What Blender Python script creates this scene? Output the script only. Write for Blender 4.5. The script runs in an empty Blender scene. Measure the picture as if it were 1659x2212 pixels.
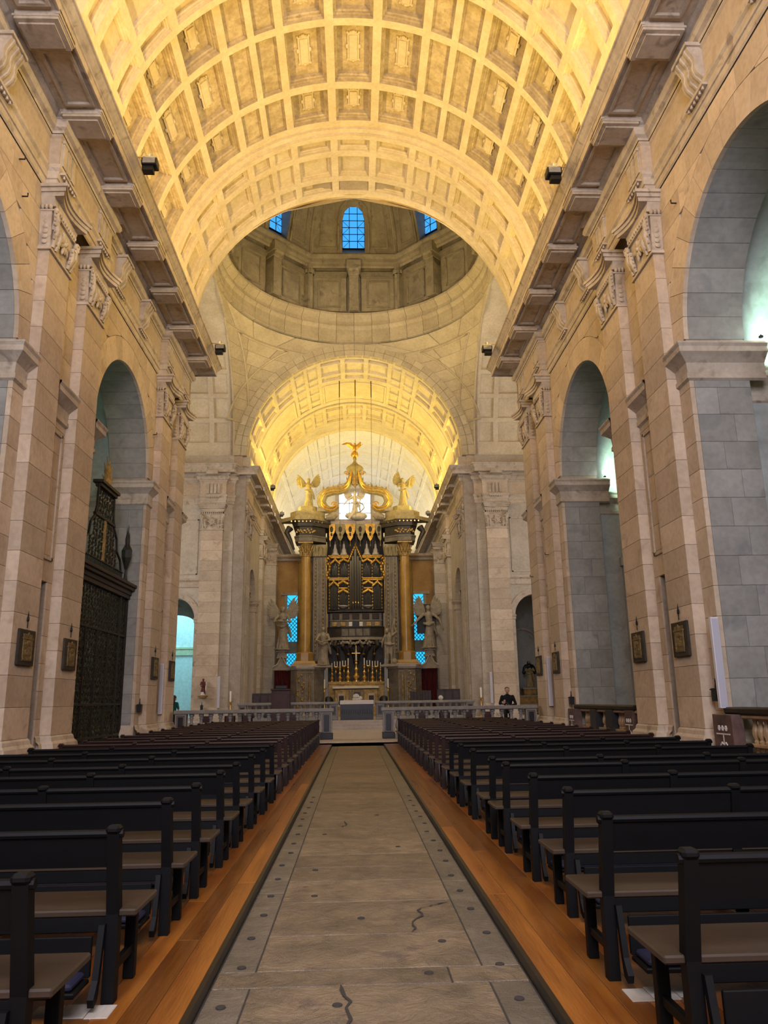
import bpy, bmesh, math, random
from mathutils import Vector, Matrix
random.seed(11)
S = bpy.context.scene
COL = S.collection
PI = math.pi
sin, cos, rad = math.sin, math.cos, math.radians

# ------------------------------------------------------------------ camera
PITCH, YAW, ROLL, FPX = .2393, .0400, -.0160, 1664.0
cam_d = bpy.data.cameras.new('camera'); cam = bpy.data.objects.new('camera', cam_d); COL.objects.link(cam)
fw = Vector((sin(YAW)*cos(PITCH), cos(YAW)*cos(PITCH), sin(PITCH)))
rt = Vector((cos(YAW), -sin(YAW), 0)); up = rt.cross(fw)
rt2 = cos(ROLL)*rt + sin(ROLL)*up; up2 = -sin(ROLL)*rt + cos(ROLL)*up
cam.matrix_world = Matrix(((rt2.x, up2.x, -fw.x, -.08), (rt2.y, up2.y, -fw.y, 0), (rt2.z, up2.z, -fw.z, 1.55), (0, 0, 0, 1)))
cam_d.sensor_fit = 'VERTICAL'; cam_d.sensor_height = 36; cam_d.lens = FPX/2212*36
cam_d.clip_start = .05; cam_d.clip_end = 400
S.camera = cam
# ------------------------------------------------------------------ world, lights, exposure
W = bpy.data.worlds.new('dusk_sky'); S.world = W; W.use_nodes = True
W.node_tree.nodes['Background'].inputs[0].default_value = (.18, .42, .9, 1)
W.node_tree.nodes['Background'].inputs[1].default_value = .6
S.view_settings.view_transform = 'Standard'; S.view_settings.look = 'None'
S.view_settings.exposure = 0.0; S.view_settings.gamma = 1.0; S.view_settings.use_curve_mapping = False
try:
    S.cycles.use_denoising = True; S.cycles.max_bounces = 5; S.cycles.diffuse_bounces = 4; S.cycles.use_adaptive_sampling = True; S.cycles.adaptive_threshold = .03; S.cycles.glossy_bounces = 3
    S.cycles.transmission_bounces = 3; S.cycles.transparent_max_bounces = 6; S.cycles.sample_clamp_indirect = 6
    S.cycles.caustics_reflective = False; S.cycles.caustics_refractive = False
except Exception:
    pass
def light(kind, name, loc, power, color, size=1, size_y=None, aim=None, spread=None, spot=None):
    d = bpy.data.lights.new(name, kind); d.energy = power; d.color = color
    o = bpy.data.objects.new(name, d); COL.objects.link(o); o.location = loc
    if kind == 'AREA':
        d.shape = 'RECTANGLE' if size_y else 'SQUARE'; d.size = size
        if size_y: d.size_y = size_y
        if spread: d.spread = spread
    else:
        d.shadow_soft_size = size
    if spot: d.spot_size = spot; d.spot_blend = .6
    if aim is not None:
        o.rotation_euler = (Vector(aim)-Vector(loc)).to_track_quat('-Z', 'Y').to_euler()
    return o
WARM = (1.0, .66, .20); YEL = (1.0, .74, .17); GREEN = (.60, 1.0, .80); COOL = (.84, .85, 1.0); CYAN = (.30, .80, 1.0)
def strip(name, s, x, y0, y1, z, power, color, tx, tz):
    # a row of lamps lying on the ledge of a cornice, shining up at the vault
    o = light('AREA', name, (s*x, (y0+y1)/2, z), power, color, .25, y1-y0)
    d = (Vector((s*tx, 0, tz))-Vector((s*x, 0, z))).normalized(); yv = Vector((0, 1, 0)); xv = yv.cross(-d)
    o.rotation_euler = Matrix((xv, yv, -d)).transposed().to_euler()
    return o
for s in (-1, 1):
    strip('nave_vault_lamps', s, 6.45, -3, 30.6, 15.95, 2500 if s > 0 else 2300, (1.0, .70, .19) if s > 0 else WARM, 1.0, 20.5)
    strip('chancel_vault_lamps', s, 6.45, 47.0, 58.6, 15.72, 1250, YEL, 2.5, 22)
    strip('apse_vault_lamps', s, 6.0, 60, 75, 15.9, 420, (1.0, .84, .50), 2, 22)
    strip('transept_vault_lamps', s, 12, 32, 45, 15.9, 160, (1, .88, .7), 11, 22)
    # the black floodlights on the cornices
    light('SPOT', 'crossing_flood', (s*4.75, 29.6, 15.2), 550, (1, .94, .84), .35, aim=(s*2.0, 46, 13.0), spot=rad(90))
    light('SPOT', 'dome_flood', (s*4.75, 29.6, 15.5), 2700, (1, .80, .45), .35, aim=(0, 43, 29.5), spot=rad(80))
    light('SPOT', 'canopy_flood', (s*5.3, 49.5, 15.1), 950, (1, .84, .58), .3, aim=(0, 58, 11.5), spot=rad(110))
    light('AREA', 'transept_daylight', (s*18.6, 38.5, 9), 1200, (.96, .97, 1), 5, 8, aim=(s*6, 38.5, 7))
light('AREA', 'west_window_daylight', (0, -5.6, 9.5), 4600, COOL, 8, 10, aim=(0, 30, 5))
light('AREA', 'west_door_daylight', (0, -5.4, 2.6), 60, COOL, 3, 4, aim=(0, 20, 1.5))

# ------------------------------------------------------------------ mesh helpers
class MB:
    def __init__(self, s=1):
        self.v = []; self.f = []; self.s = s
    def add(self, pts, faces):
        n = len(self.v); s = self.s
        self.v += [(s*p[0], p[1], p[2]) for p in pts]
        self.f += [tuple(n+i for i in (f if s > 0 else f[::-1])) for f in faces]
        return self
    def box(self, x0, x1, y0, y1, z0, z1):
        if x0 > x1: x0, x1 = x1, x0
        return self.add([(x, y, z) for z in (z0, z1) for y in (y0, y1) for x in (x0, x1)],
                        [(0, 2, 3, 1), (4, 5, 7, 6), (0, 1, 5, 4), (2, 6, 7, 3), (0, 4, 6, 2), (1, 3, 7, 5)])
    def cbox(self, x0, x1, y0, y1, z0, z1, c=.012):
        if x0 > x1: x0, x1 = x1, x0
        c = min(c, (x1-x0)/3, (y1-y0)/3, (z1-z0)/3)
        X, Y, Z = (x0, x1), (y0, y1), (z0, z1); P = []; idx = {}
        for i in (0, 1):
            for j in (0, 1):
                for k in (0, 1):
                    sx, sy, sz = (c if i == 0 else -c), (c if j == 0 else -c), (c if k == 0 else -c)
                    for a in range(3):
                        idx[i, j, k, a] = len(P)
                        P.append((X[i]+(sx if a != 0 else 0), Y[j]+(sy if a != 1 else 0), Z[k]+(sz if a != 2 else 0)))
        F = []
        for i in (0, 1):
            q = [idx[i, 0, 0, 0], idx[i, 1, 0, 0], idx[i, 1, 1, 0], idx[i, 0, 1, 0]]; F.append(tuple(q if i else q[::-1]))
            q = [idx[0, i, 0, 1], idx[0, i, 1, 1], idx[1, i, 1, 1], idx[1, i, 0, 1]]; F.append(tuple(q if i else q[::-1]))
            q = [idx[0, 0, i, 2], idx[1, 0, i, 2], idx[1, 1, i, 2], idx[0, 1, i, 2]]; F.append(tuple(q if i else q[::-1]))
        for i in (0, 1):
            for j in (0, 1):
                F.append((idx[i, j, 0, 0], idx[i, j, 1, 0], idx[i, j, 1, 1], idx[i, j, 0, 1]) if i != j else (idx[i, j, 0, 1], idx[i, j, 1, 1], idx[i, j, 1, 0], idx[i, j, 0, 0]))
                F.append((idx[i, 0, j, 0], idx[i, 1, j, 0], idx[i, 1, j, 2], idx[i, 0, j, 2]))
                F.append((idx[0, i, j, 1], idx[1, i, j, 1], idx[1, i, j, 2], idx[0, i, j, 2]))
        for i in (0, 1):
            for j in (0, 1):
                for k in (0, 1):
                    F.append(tuple(idx[i, j, k, a] for a in range(3)))
        return self.add(P, F)
    def prism(self, pts, axis, a, b):
        # pts: 2D outline; axis 'x' -> (y,z), 'y' -> (x,z), 'z' -> (x,y)
        def m(p, t):
            return (t, p[0], p[1]) if axis == 'x' else (p[0], t, p[1]) if axis == 'y' else (p[0], p[1], t)
        n = len(pts)
        F = [tuple(range(n)), tuple(range(2*n-1, n-1, -1))]+[(i, i+n, (i+1) % n+n, (i+1) % n) for i in range(n)]
        return self.add([m(p, a) for p in pts]+[m(p, b) for p in pts], F)
    def tube(self, path, r, n=6, cap=True):
        path = [Vector(p) for p in path]; k = len(path); R = r if isinstance(r, (list, tuple)) else [r]*k
        P = []; u = None
        for i, p in enumerate(path):
            t = (path[min(i+1, k-1)]-path[max(i-1, 0)])
            t = t.normalized() if t.length > 1e-9 else Vector((0, 0, 1))
            if u is None:
                u = t.cross(Vector((0, 0, 1)) if abs(t.z) < .9 else Vector((1, 0, 0)))
            u = (u-t*u.dot(t)); u = u.normalized() if u.length > 1e-6 else t.orthogonal().normalized()
            w = t.cross(u)
            P += [tuple(p+R[i]*(cos(2*PI*j/n)*u+sin(2*PI*j/n)*w)) for j in range(n)]
        F = [(i*n+j, i*n+(j+1) % n, (i+1)*n+(j+1) % n, (i+1)*n+j) for i in range(k-1) for j in range(n)]
        if cap: F += [tuple(range(n-1, -1, -1)), tuple(range((k-1)*n, k*n))]
        return self.add(P, F)
    def lathe(self, prof, c=(0, 0, 0), n=16, sq=False, cap=True):
        # prof [(r,z)], around z axis at c
        P = []; k = len(prof); o = PI/n if sq else 0; kk = 1/cos(PI/n) if sq else 1
        for r, z in prof:
            P += [(c[0]+r*kk*cos(2*PI*j/n+o), c[1]+r*kk*sin(2*PI*j/n+o), c[2]+z) for j in range(n)]
        F = [(i*n+j, i*n+(j+1) % n, (i+1)*n+(j+1) % n, (i+1)*n+j) for i in range(k-1) for j in range(n)]
        if cap: F += [tuple(range(n-1, -1, -1)), tuple(range((k-1)*n, k*n))]
        return self.add(P, F)
    def ell(self, c, r, rot=None, n=10, m=6):
        rot = rot or Matrix.Identity(3); c = Vector(c); P = []
        for i in range(m+1):
            a = -PI/2+PI*i/m
            for j in range(n):
                b = 2*PI*j/n; P.append(tuple(c+rot @ Vector((r[0]*cos(a)*cos(b), r[1]*cos(a)*sin(b), r[2]*sin(a)))))
        return self.add(P, [(i*n+j, i*n+(j+1) % n, (i+1)*n+(j+1) % n, (i+1)*n+j) for i in range(m) for j in range(n)])
    def sweep(self, prof, path, closed=False):
        # prof [(offset to the left of travel, z)], path [(x,y)]
        path = [Vector(p) for p in path]; k = len(path); q = len(prof); P = []
        for i, p in enumerate(path):
            d1 = (path[i]-path[i-1]) if (i > 0 or closed) else None
            d2 = (path[(i+1) % k]-path[i]) if (i < k-1 or closed) else None
            d1 = d1 or d2; d2 = d2 or d1
            n1 = Vector((-d1.y, d1.x)).normalized(); n2 = Vector((-d2.y, d2.x)).normalized()
            m = (n1+n2)/max(.2, 1+n1.dot(n2))
            P += [(p.x+m.x*o, p.y+m.y*o, z) for o, z in prof]
        F = [(i*q+j, ((i+1) % k)*q+j, ((i+1) % k)*q+j+1, i*q+j+1) for i in range(k if closed else k-1) for j in range(q-1)]
        return self.add(P, F)
    def grid(self, rows):
        n = len(rows[0]); P = [p for r in rows for p in r]
        return self.add(P, [(i*n+j, i*n+j+1, (i+1)*n+j+1, (i+1)*n+j) for i in range(len(rows)-1) for j in range(n-1)])
    def mesh(self, name, mat, smooth=False):
        me = bpy.data.meshes.new(name); me.from_pydata(self.v, [], self.f); me.update()
        if mat is not None: me.materials.append(mat)
        if smooth:
            for p in me.polygons: p.use_smooth = True
            try: me.set_sharp_from_angle(angle=rad(40))
            except Exception: pass
        return me
    def obj(self, name, mat, parent=None, smooth=False, **kw):
        return ob(name, self.mesh(name, mat, smooth), parent, **kw)
def ob(name, me, parent=None, loc=None, rot=None, label=None, cat=None, group=None, kind=None):
    o = bpy.data.objects.new(name, me); COL.objects.link(o)
    if parent is not None: o.parent = parent
    if loc is not None: o.location = loc
    if rot is not None: o.rotation_euler = rot
    if label: o['label'] = label
    if cat: o['category'] = cat
    if group: o['group'] = group
    if kind: o['kind'] = kind
    return o
def thing(name, label, cat, loc=(0, 0, 0), rz=0, group=None):
    return ob(name, None, None, loc, (0, 0, rz), label, cat, group)
def struct(name, mb, mat, smooth=False, label=None):
    return mb.obj(name, mat, None, smooth, kind='structure', label=label)
def copy_tree(o, parent=None):
    c = o.copy(); COL.objects.link(c); c.parent = parent
    for ch in o.children: copy_tree(ch, c)
    return c
CACHE = {}
def blk(parent, x0, x1, y0, y1, z0, z1, mat, s=1, name='stone_block', gap=.0025, c=.006):
    x0, x1 = min(x0, x1), max(x0, x1)
    dx, dy, dz = x1-x0, y1-y0, z1-z0
    key = (round(dx, 2), round(dy, 2), round(dz, 2), mat.name, name)
    if key not in CACHE:
        CACHE[key] = MB().cbox(-dx/2+gap, dx/2-gap, -dy/2+gap, dy/2-gap, -dz/2+gap, dz/2-gap, c).mesh(name, mat)
    return ob(name, CACHE[key], parent, (s*(x0+x1)/2, (y0+y1)/2, (z0+z1)/2))
def arc(cx, cz, r, a0, a1, n):
    return [(cx+r*cos(rad(a0+(a1-a0)*i/n)), cz+r*sin(rad(a0+(a1-a0)*i/n))) for i in range(n+1)]

# ------------------------------------------------------------------ materials
def mat(name, color, rough=.6, metal=0., spec=.5):
    m = bpy.data.materials.new(name); m.use_nodes = True; b = m.node_tree.nodes['Principled BSDF']
    b.inputs['Base Color'].default_value = (*color, 1); b.inputs['Roughness'].default_value = rough; b.inputs['Metallic'].default_value = metal
    b.inputs['Specular IOR Level'].default_value = spec
    return m
def nodes(m):
    nt = m.node_tree; return nt, nt.nodes, nt.links, nt.nodes['Principled BSDF']
def noisy(name, c1, c2, rough=.7, scale=1.5, fine=14, bump=0, var=.10, stain=None, metal=0., spec=.3, stretch=(1, 1, 1), rvar=0):
    """two-tone grain from world position, per-piece value shift, optional dark weather stains"""
    m = mat(name, c1, rough, metal, spec); nt, N, L, b = nodes(m)
    g = N.new('ShaderNodeNewGeometry'); mp = N.new('ShaderNodeMapping'); mp.inputs['Scale'].default_value = stretch
    L.new(g.outputs['Position'], mp.inputs['Vector'])
    oi = N.new('ShaderNodeObjectInfo')
    off = N.new('ShaderNodeVectorMath'); off.operation = 'MULTIPLY_ADD'
    L.new(oi.outputs['Random'], off.inputs[0]); off.inputs[1].default_value = (37, 51, 23); L.new(mp.outputs[0], off.inputs[2])
    n1 = N.new('ShaderNodeTexNoise'); n1.inputs['Scale'].default_value = scale; n1.inputs['Detail'].default_value = 4; n1.inputs['Roughness'].default_value = .62
    n2 = N.new('ShaderNodeTexNoise'); n2.inputs['Scale'].default_value = fine; n2.inputs['Detail'].default_value = 2
    L.new(off.outputs[0], n1.inputs['Vector']); L.new(off.outputs[0], n2.inputs['Vector'])
    r1 = N.new('ShaderNodeValToRGB'); r1.color_ramp.elements[0].position = .34; r1.color_ramp.elements[1].position = .68
    r1.color_ramp.elements[0].color = (*c2, 1); r1.color_ramp.elements[1].color = (*c1, 1)
    L.new(n1.outputs[0], r1.inputs[0])
    hv = N.new('ShaderNodeHueSaturation')
    mr = N.new('ShaderNodeMapRange'); mr.inputs['To Min'].default_value = 1-var; mr.inputs['To Max'].default_value = 1+var*.55
    L.new(oi.outputs['Random'], mr.inputs['Value']); L.new(mr.outputs[0], hv.inputs['Value']); L.new(r1.outputs[0], hv.inputs['Color'])
    mx = N.new('ShaderNodeMix'); mx.data_type = 'RGBA'; mx.blend_type = 'MULTIPLY'
    r2 = N.new('ShaderNodeValToRGB'); r2.color_ramp.elements[0].position = .35; r2.color_ramp.elements[0].color = (.86, .86, .86, 1); r2.color_ramp.elements[1].position = .6
    L.new(n2.outputs[0], r2.inputs[0]); mx.inputs['Factor'].default_value = .8
    L.new(hv.outputs[0], mx.inputs['A']); L.new(r2.outputs[0], mx.inputs['B'])
    last = mx.outputs['Result']
    if stain:
        n3 = N.new('ShaderNodeTexNoise'); n3.inputs['Scale'].default_value = scale*2.3; n3.inputs['Detail'].default_value = 4; n3.inputs['Distortion'].default_value = .8
        L.new(off.outputs[0], n3.inputs['Vector'])
        r3 = N.new('ShaderNodeValToRGB'); r3.color_ramp.elements[0].position = .56; r3.color_ramp.elements[1].position = .72
        L.new(n3.outputs[0], r3.inputs[0])
        m2 = N.new('ShaderNodeMix'); m2.data_type = 'RGBA'; L.new(r3.outputs[0], m2.inputs['Factor'])
        L.new(last, m2.inputs['A']); m2.inputs['B'].default_value = (*stain, 1); last = m2.outputs['Result']
    L.new(last, b.inputs['Base Color'])
    if rvar:
        mr2 = N.new('ShaderNodeMapRange'); mr2.inputs['To Min'].default_value = rough-rvar; mr2.inputs['To Max'].default_value = rough+rvar
        L.new(n1.outputs[0], mr2.inputs['Value']); L.new(mr2.outputs[0], b.inputs['Roughness'])
    if bump:
        bp = N.new('ShaderNodeBump'); bp.inputs['Strength'].default_value = bump; bp.inputs['Distance'].default_value = .02
        if bump > .5:
            n4 = N.new('ShaderNodeTexNoise'); n4.inputs['Scale'].default_value = 5; n4.inputs['Detail'].default_value = 6; n4.inputs['Roughness'].default_value = .7; n4.inputs['Distortion'].default_value = .6
            L.new(off.outputs[0], n4.inputs['Vector']); L.new(n4.outputs[0], bp.inputs['Height']); bp.inputs['Distance'].default_value = .045
        else: L.new(n2.outputs[0], bp.inputs['Height'])
        L.new(bp.outputs[0], b.inputs['Normal'])
    return m
def emit(name, color, strength):
    m = bpy.data.materials.new(name); m.use_nodes = True; nt = m.node_tree; b = nt.nodes['Principled BSDF']
    b.inputs['Base Color'].default_value = (*[c*.3 for c in color], 1); b.inputs['Roughness'].default_value = .15
    b.inputs['Emission Color'].default_value = (*color, 1); b.inputs['Emission Strength'].default_value = strength
    return m
M_WALL = noisy('limestone_wall', (.60, .48, .36), (.50, .39, .28), .85, .9, 9, 0, .16, stain=(.42, .32, .23))
M_PIER = noisy('crossing_limestone', (.55, .485, .40), (.45, .39, .31), .85, .9, 9, 0, .12, stain=(.40, .33, .26))
M_MORT = noisy('lime_mortar', (.40, .34, .27), (.32, .26, .20), .9, 2, 12, 0, .02)
M_TRIM = noisy('carved_limestone', (.58, .49, .39), (.44, .36, .27), .85, 1.4, 10, 0, .06, stain=(.30, .24, .18))
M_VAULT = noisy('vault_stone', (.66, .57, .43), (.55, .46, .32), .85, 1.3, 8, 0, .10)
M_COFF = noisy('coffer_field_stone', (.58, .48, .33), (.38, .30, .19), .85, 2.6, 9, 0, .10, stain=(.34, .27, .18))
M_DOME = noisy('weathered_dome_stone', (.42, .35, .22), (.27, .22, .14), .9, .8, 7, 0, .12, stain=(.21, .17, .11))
M_PEND = noisy('pendentive_stone', (.58, .48, .30), (.46, .37, .23), .85, .8, 8, 0, .10)
M_PLAS = noisy('white_plaster', (.78, .76, .72), (.70, .67, .62), .8, .5, 6, 0, .03)
M_JAMB = noisy('shaded_jamb_stone', (.34, .33, .30), (.25, .24, .215), .85, .7, 8, 0, .08, stain=(.20, .20, .19))  # wall limestone with the cool, dim light of the jambs put into its colour
M_CHAP = noisy('chapel_stone', (.48, .49, .46), (.38, .39, .37), .85, .7, 8, 0, .10, stain=(.30, .30, .28))
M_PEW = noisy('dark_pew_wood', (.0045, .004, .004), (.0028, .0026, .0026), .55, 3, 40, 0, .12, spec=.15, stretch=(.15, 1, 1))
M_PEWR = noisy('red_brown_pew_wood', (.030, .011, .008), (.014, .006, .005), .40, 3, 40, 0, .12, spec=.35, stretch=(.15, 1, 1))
M_SEAT = noisy('worn_pew_seat_wood', (.050, .031, .019), (.030, .019, .012), .38, 4, 30, 0, .12, spec=.5, stretch=(.12, 1, 1))
M_KNEE = noisy('navy_kneeler_pad', (.012, .012, .035), (.007, .007, .02), .7, 6, 40, 0, .1)
M_FLOOR = noisy('honey_pine_plank', (.31, .110, .016), (.17, .052, .008), .30, 2.2, 26, .10, .42, spec=.5, stretch=(3, .22, 1), rvar=.08)
M_SLAB = noisy('worn_marble_slab', (.22, .165, .105), (.125, .095, .065), .40, 2.4, 9, 1.0, .20, stain=(.12, .09, .07), spec=.5, rvar=.14)
M_SLABB = noisy('grey_border_slab', (.155, .128, .095), (.10, .085, .066), .42, 2.2, 7, .6, .14, stain=(.10, .08, .06), spec=.5, rvar=.12)
M_PALEP = noisy('pale_patch', (.50, .46, .40), (.40, .36, .31), .4, 3, 26, .05, .08, stretch=(3, .25, 1))
M_STEP = noisy('pale_step_stone', (.50, .44, .38), (.40, .34, .30), .5, 1.2, 9, 0, .08)
M_EDGE = mat('dark_platform_edge', (.012, .008, .005), .4)
M_JOINT = mat('dark_joint', (.03, .025, .02), .9)
M_GREYM = noisy('grey_marble', (.30, .285, .265), (.22, .21, .195), .45, 2, 10, 0, .08)
M_BLKM = noisy('black_marble', (.016, .017, .020), (.03, .03, .033), .3, 3, 12, 0, .05)
M_PINKM = noisy('pink_veined_marble', (.15, .095, .08), (.08, .05, .045), .35, 4, 12, 0, .1)
M_TANM = noisy('honey_marble_baluster', (.44, .30, .16), (.30, .19, .10), .35, 4, 14, 0, .12)
M_IRON = noisy('blackened_iron', (.014, .013, .011), (.03, .024, .016), .5, 8, 30, 0, .1, metal=.4)
M_BRONZ = noisy('brown_bronze', (.05, .034, .021), (.022, .016, .011), .5, 4, 20, 0, .05, metal=.3)
M_GOLD = noisy('old_gilding', (.80, .50, .10), (.45, .25, .05), .36, 5, 20, 0, .12, metal=.75, spec=.5)
M_GILT = noisy('dull_gilt_wood', (.50, .33, .10), (.22, .14, .05), .5, 5, 20, 0, .12, metal=.25)
M_RELF = noisy('dull_bronze_relief', (.36, .25, .10), (.16, .11, .05), .45, 8, 30, 0, .05, metal=.5)
M_BRASS = mat('polished_brass', (.62, .42, .16), .3, .9)
M_COLM = noisy('ochre_marble_column', (.44, .27, .065), (.30, .17, .04), .28, 1.2, 7, 0, .06, spec=.5)
M_DKW = noisy('dark_carved_wood', (.055, .042, .030), (.022, .017, .013), .5, 3, 18, 0, .15)
M_GRYW = noisy('grey_gilt_panel', (.22, .19, .15), (.13, .11, .085), .55, 2.5, 16, 0, .12)
M_STAT = noisy('pale_statue_marble', (.36, .31, .235), (.24, .20, .15), .55, 4, 16, 0, .06)
M_STATG = noisy('gilded_statue_stone', (.40, .33, .17), (.26, .21, .10), .6, 4, 16, 0, .06, metal=0)
M_STATW = noisy('white_statue_plaster', (.62, .57, .50), (.5, .45, .4), .6, 4, 16, 0, .05)
M_PIPE = mat('tin_organ_pipe', (.16, .15, .13), .34, .8)
M_REDC = noisy('dark_red_curtain', (.11, .012, .014), (.05, .006, .008), .8, 2, 30, 0, .06, stretch=(8, 8, .3))
M_CLOTH = noisy('white_linen', (.70, .66, .62), (.6, .56, .52), .8, 3, 40, 0, .03)
M_WAX = mat('white_wax', (.80, .76, .66), .5)
M_BLACK = mat('matt_black_metal', (.010, .010, .011), .45, .3)
M_WHITE = mat('white_speaker_paint', (.62, .61, .66), .5)
M_ROPE = mat('brown_cable', (.10, .06, .03), .6)
M_REDW = noisy('mahogany_panel', (.060, .022, .018), (.03, .011, .009), .42, 3, 20, 0, .05)
M_SKIN = mat('skin', (.42, .24, .17), .55); M_HAIR = mat('dark_hair', (.016, .010, .007), .6); M_HAIRB = mat('brown_hair', (.06, .028, .014), .6)
M_SWEAT = noisy('black_sweater', (.010, .010, .012), (.006, .006, .008), .85, 6, 60, 0, .02); M_JEAN = mat('dark_trousers', (.012, .013, .017), .8)
M_TEAL = noisy('teal_shirt', (.010, .13, .12), (.008, .09, .085), .8, 6, 60, 0, .02)
G_BLUE = emit('blue_dusk_pane', (.06, .42, 1.0), 1.05); G_CYAN = emit('cyan_lattice_pane', (.03, .55, 1.0), 1.25)
G_WHT = emit('bright_white_pane', (.90, .93, 1.0), 3.2); G_PALE = emit('pale_blue_pane', (.30, .45, 1.0), .8)
G_LAMP = emit('lamp_glass', (.80, 1.0, .88), 30)
# ================================================================== FLOORS
XP, XW, XB = 7.0, 7.25, 8.6      # pilaster face, wall face, back of the wall
fl = struct('floor', MB().box(-.92, .92, -6, 28.3, -.3, -.012), M_JOINT)
ys = [-1.2, .6, 1.9, 3.1, 4.84, 5.11, 5.81, 6.7, 7.44, 8.03, 8.63, 9.5, 10.38, 10.97, 11.85, 12.64, 13.4, 14.09, 15.2, 15.9, 17.1, 18.0, 18.9, 20.1, 20.9, 22.1, 23.2, 24.0, 25.2, 26.3, 27.2, 28.28]
for i in range(len(ys)-1):
    y0, y1 = ys[i], ys[i+1]
    x0, x1 = (-.9, .9) if abs(y0-4.84) < .01 else (-.68, .67)
    cut = {4.84: .46}.get(y0)
    if cut is not None:
        blk(fl, x0, cut, y0, y1, -.2, 0, M_SLAB, name='slab', c=.003, gap=.005); blk(fl, cut, x1, y0, y1, -.2, 0, M_SLAB, name='slab', c=.003, gap=.005)
    else:
        blk(fl, x0, x1, y0, y1, -.2, 0, M_SLAB, name='slab', c=.003, gap=.005)
def crack(name, pts, w):
    m = MB(); L_, R_ = [], []
    for i, (x, y) in enumerate(pts):
        ww_ = w*random.uniform(.5, 1.3)*(.3 if i in (0, len(pts)-1) else 1)
        L_.append((x-ww_, y+random.uniform(-.01, .01), .0012)); R_.append((x+ww_, y+random.uniform(-.01, .01), .0012))
    m.grid([[a, b] for a, b in zip(L_, R_)]); m.obj(name, M_JOINT, fl)
def jag(x0, y0, x1, y1, n, j): return [(x0+(x1-x0)*i/n+(random.uniform(-j, j) if 0 < i < n else 0), y0+(y1-y0)*i/n) for i in range(n+1)]
crack('crack', jag(-.17, 4.84, -.05, 3.7, 14, .035), .010)
crack('crack', jag(.30, 5.83, .42, 6.45, 8, .03), .008)
crack('crack', jag(.42, 6.45, .66, 6.6, 5, .03), .008)
crack('crack', jag(-.24, 10.40, -.21, 10.95, 7, .03), .010)
crack('crack', jag(-.60, 7.20, -.25, 7.28, 6, .02), .012)
plug_me = MB().lathe([(.028, -.004), (.026, .0015)], n=10).mesh('plug', M_JOINT)
for s in (-1, 1):
    for k in range(17):
        ob('plug', plug_me, fl, (s*.79+random.uniform(-.02, .02), 3.95+.6*k+random.uniform(-.05, .05), 0))
for k in range(9): ob('plug', plug_me, fl, (random.uniform(-.5, .5), (4.55, 5.0, 5.6, 6.2, 6.9, 7.9, 9.0, 9.9, 11.4)[k], 0))
for s in (-1, 1):
    bys = [-1.2, 2.2, 4.84] + [5.11+1.93*i+(.3 if s > 0 else 0)*(i > 0) for i in range(0, 12)] + [28.28]
    for i in range(len(bys)-1):
        if abs(bys[i]-4.84) < .01: continue
        blk(fl, .68 if s < 0 else .67, .9, bys[i], bys[i+1], -.2, -.002, M_SLABB, s, name='border_slab', c=.003, gap=.005)
for s in (-1, 1):
    dk = MB(s).box(.93, 6.6, .4, 28.25, -.3, .035)
    deck = struct('floor_deck', dk, M_EDGE)
    MB(s).box(.905, .935, .4, 28.25, -.02, .061).obj('edge_strip', M_EDGE, deck)
    x = .935; k = 0
    while x < 5.6:
        w = .145 if k % 3 else .16
        y = .4; off = random.uniform(1.5, 4)
        while y < 28.2:
            y2 = min(28.2, y+off)
            blk(deck, x, x+w, y, y2, .03, .06, M_FLOOR, s, name='plank', gap=.0012, c=.003)
            y = y2; off = random.uniform(3.2, 5.2)
        x += w; k += 1
    MB(s).box(5.6, 6.6, .4, 28.2, .03, .058).obj('plank', M_FLOOR, deck)
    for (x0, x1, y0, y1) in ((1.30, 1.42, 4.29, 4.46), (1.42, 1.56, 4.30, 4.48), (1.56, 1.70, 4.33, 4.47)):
        MB(s).cbox(x0+.002, x1-.002, y0, y1, .05, .0625, .002).obj('pale_floor_patch', M_PALEP, deck)  # small thin pale pieces laid over the planks
sf = struct('floor_side', MB().box(-13.5, -6.6, -6, 28.3, -.3, .02).box(6.6, 13.5, -6, 28.3, -.3, .02).box(-6.6, -.92, -6, .4, -.3, 0).box(.92, 6.6, -6, .4, -.3, 0), M_STEP)
cf = MB().box(-20, 20, 28.3, 80, -.3, .10)
crossing_floor = struct('floor_crossing', cf, M_STEP)
MB().cbox(-6.9, 6.9, 28.3, 30.0, -.1, .14, .02).obj('step', M_STEP, crossing_floor)
MB().box(-20, 20, 30.0, 80, .08, .14).obj('paving', M_STEP, crossing_floor)
for i in range(3):
    MB().cbox(-1.75+.12*i, 1.75-.12*i, 39.6+.42*i, 42.5, .1, .28+.14*i, .015).obj('step', M_STEP, crossing_floor)
for s in (-1, 1):
    MB(s).box(1.3, 20, 41.6, 80, .1, .56).obj('dais', M_STEP, crossing_floor)
MB().box(-1.4, 1.4, 42.4, 80, .1, .56).obj('dais', M_STEP, crossing_floor)

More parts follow.
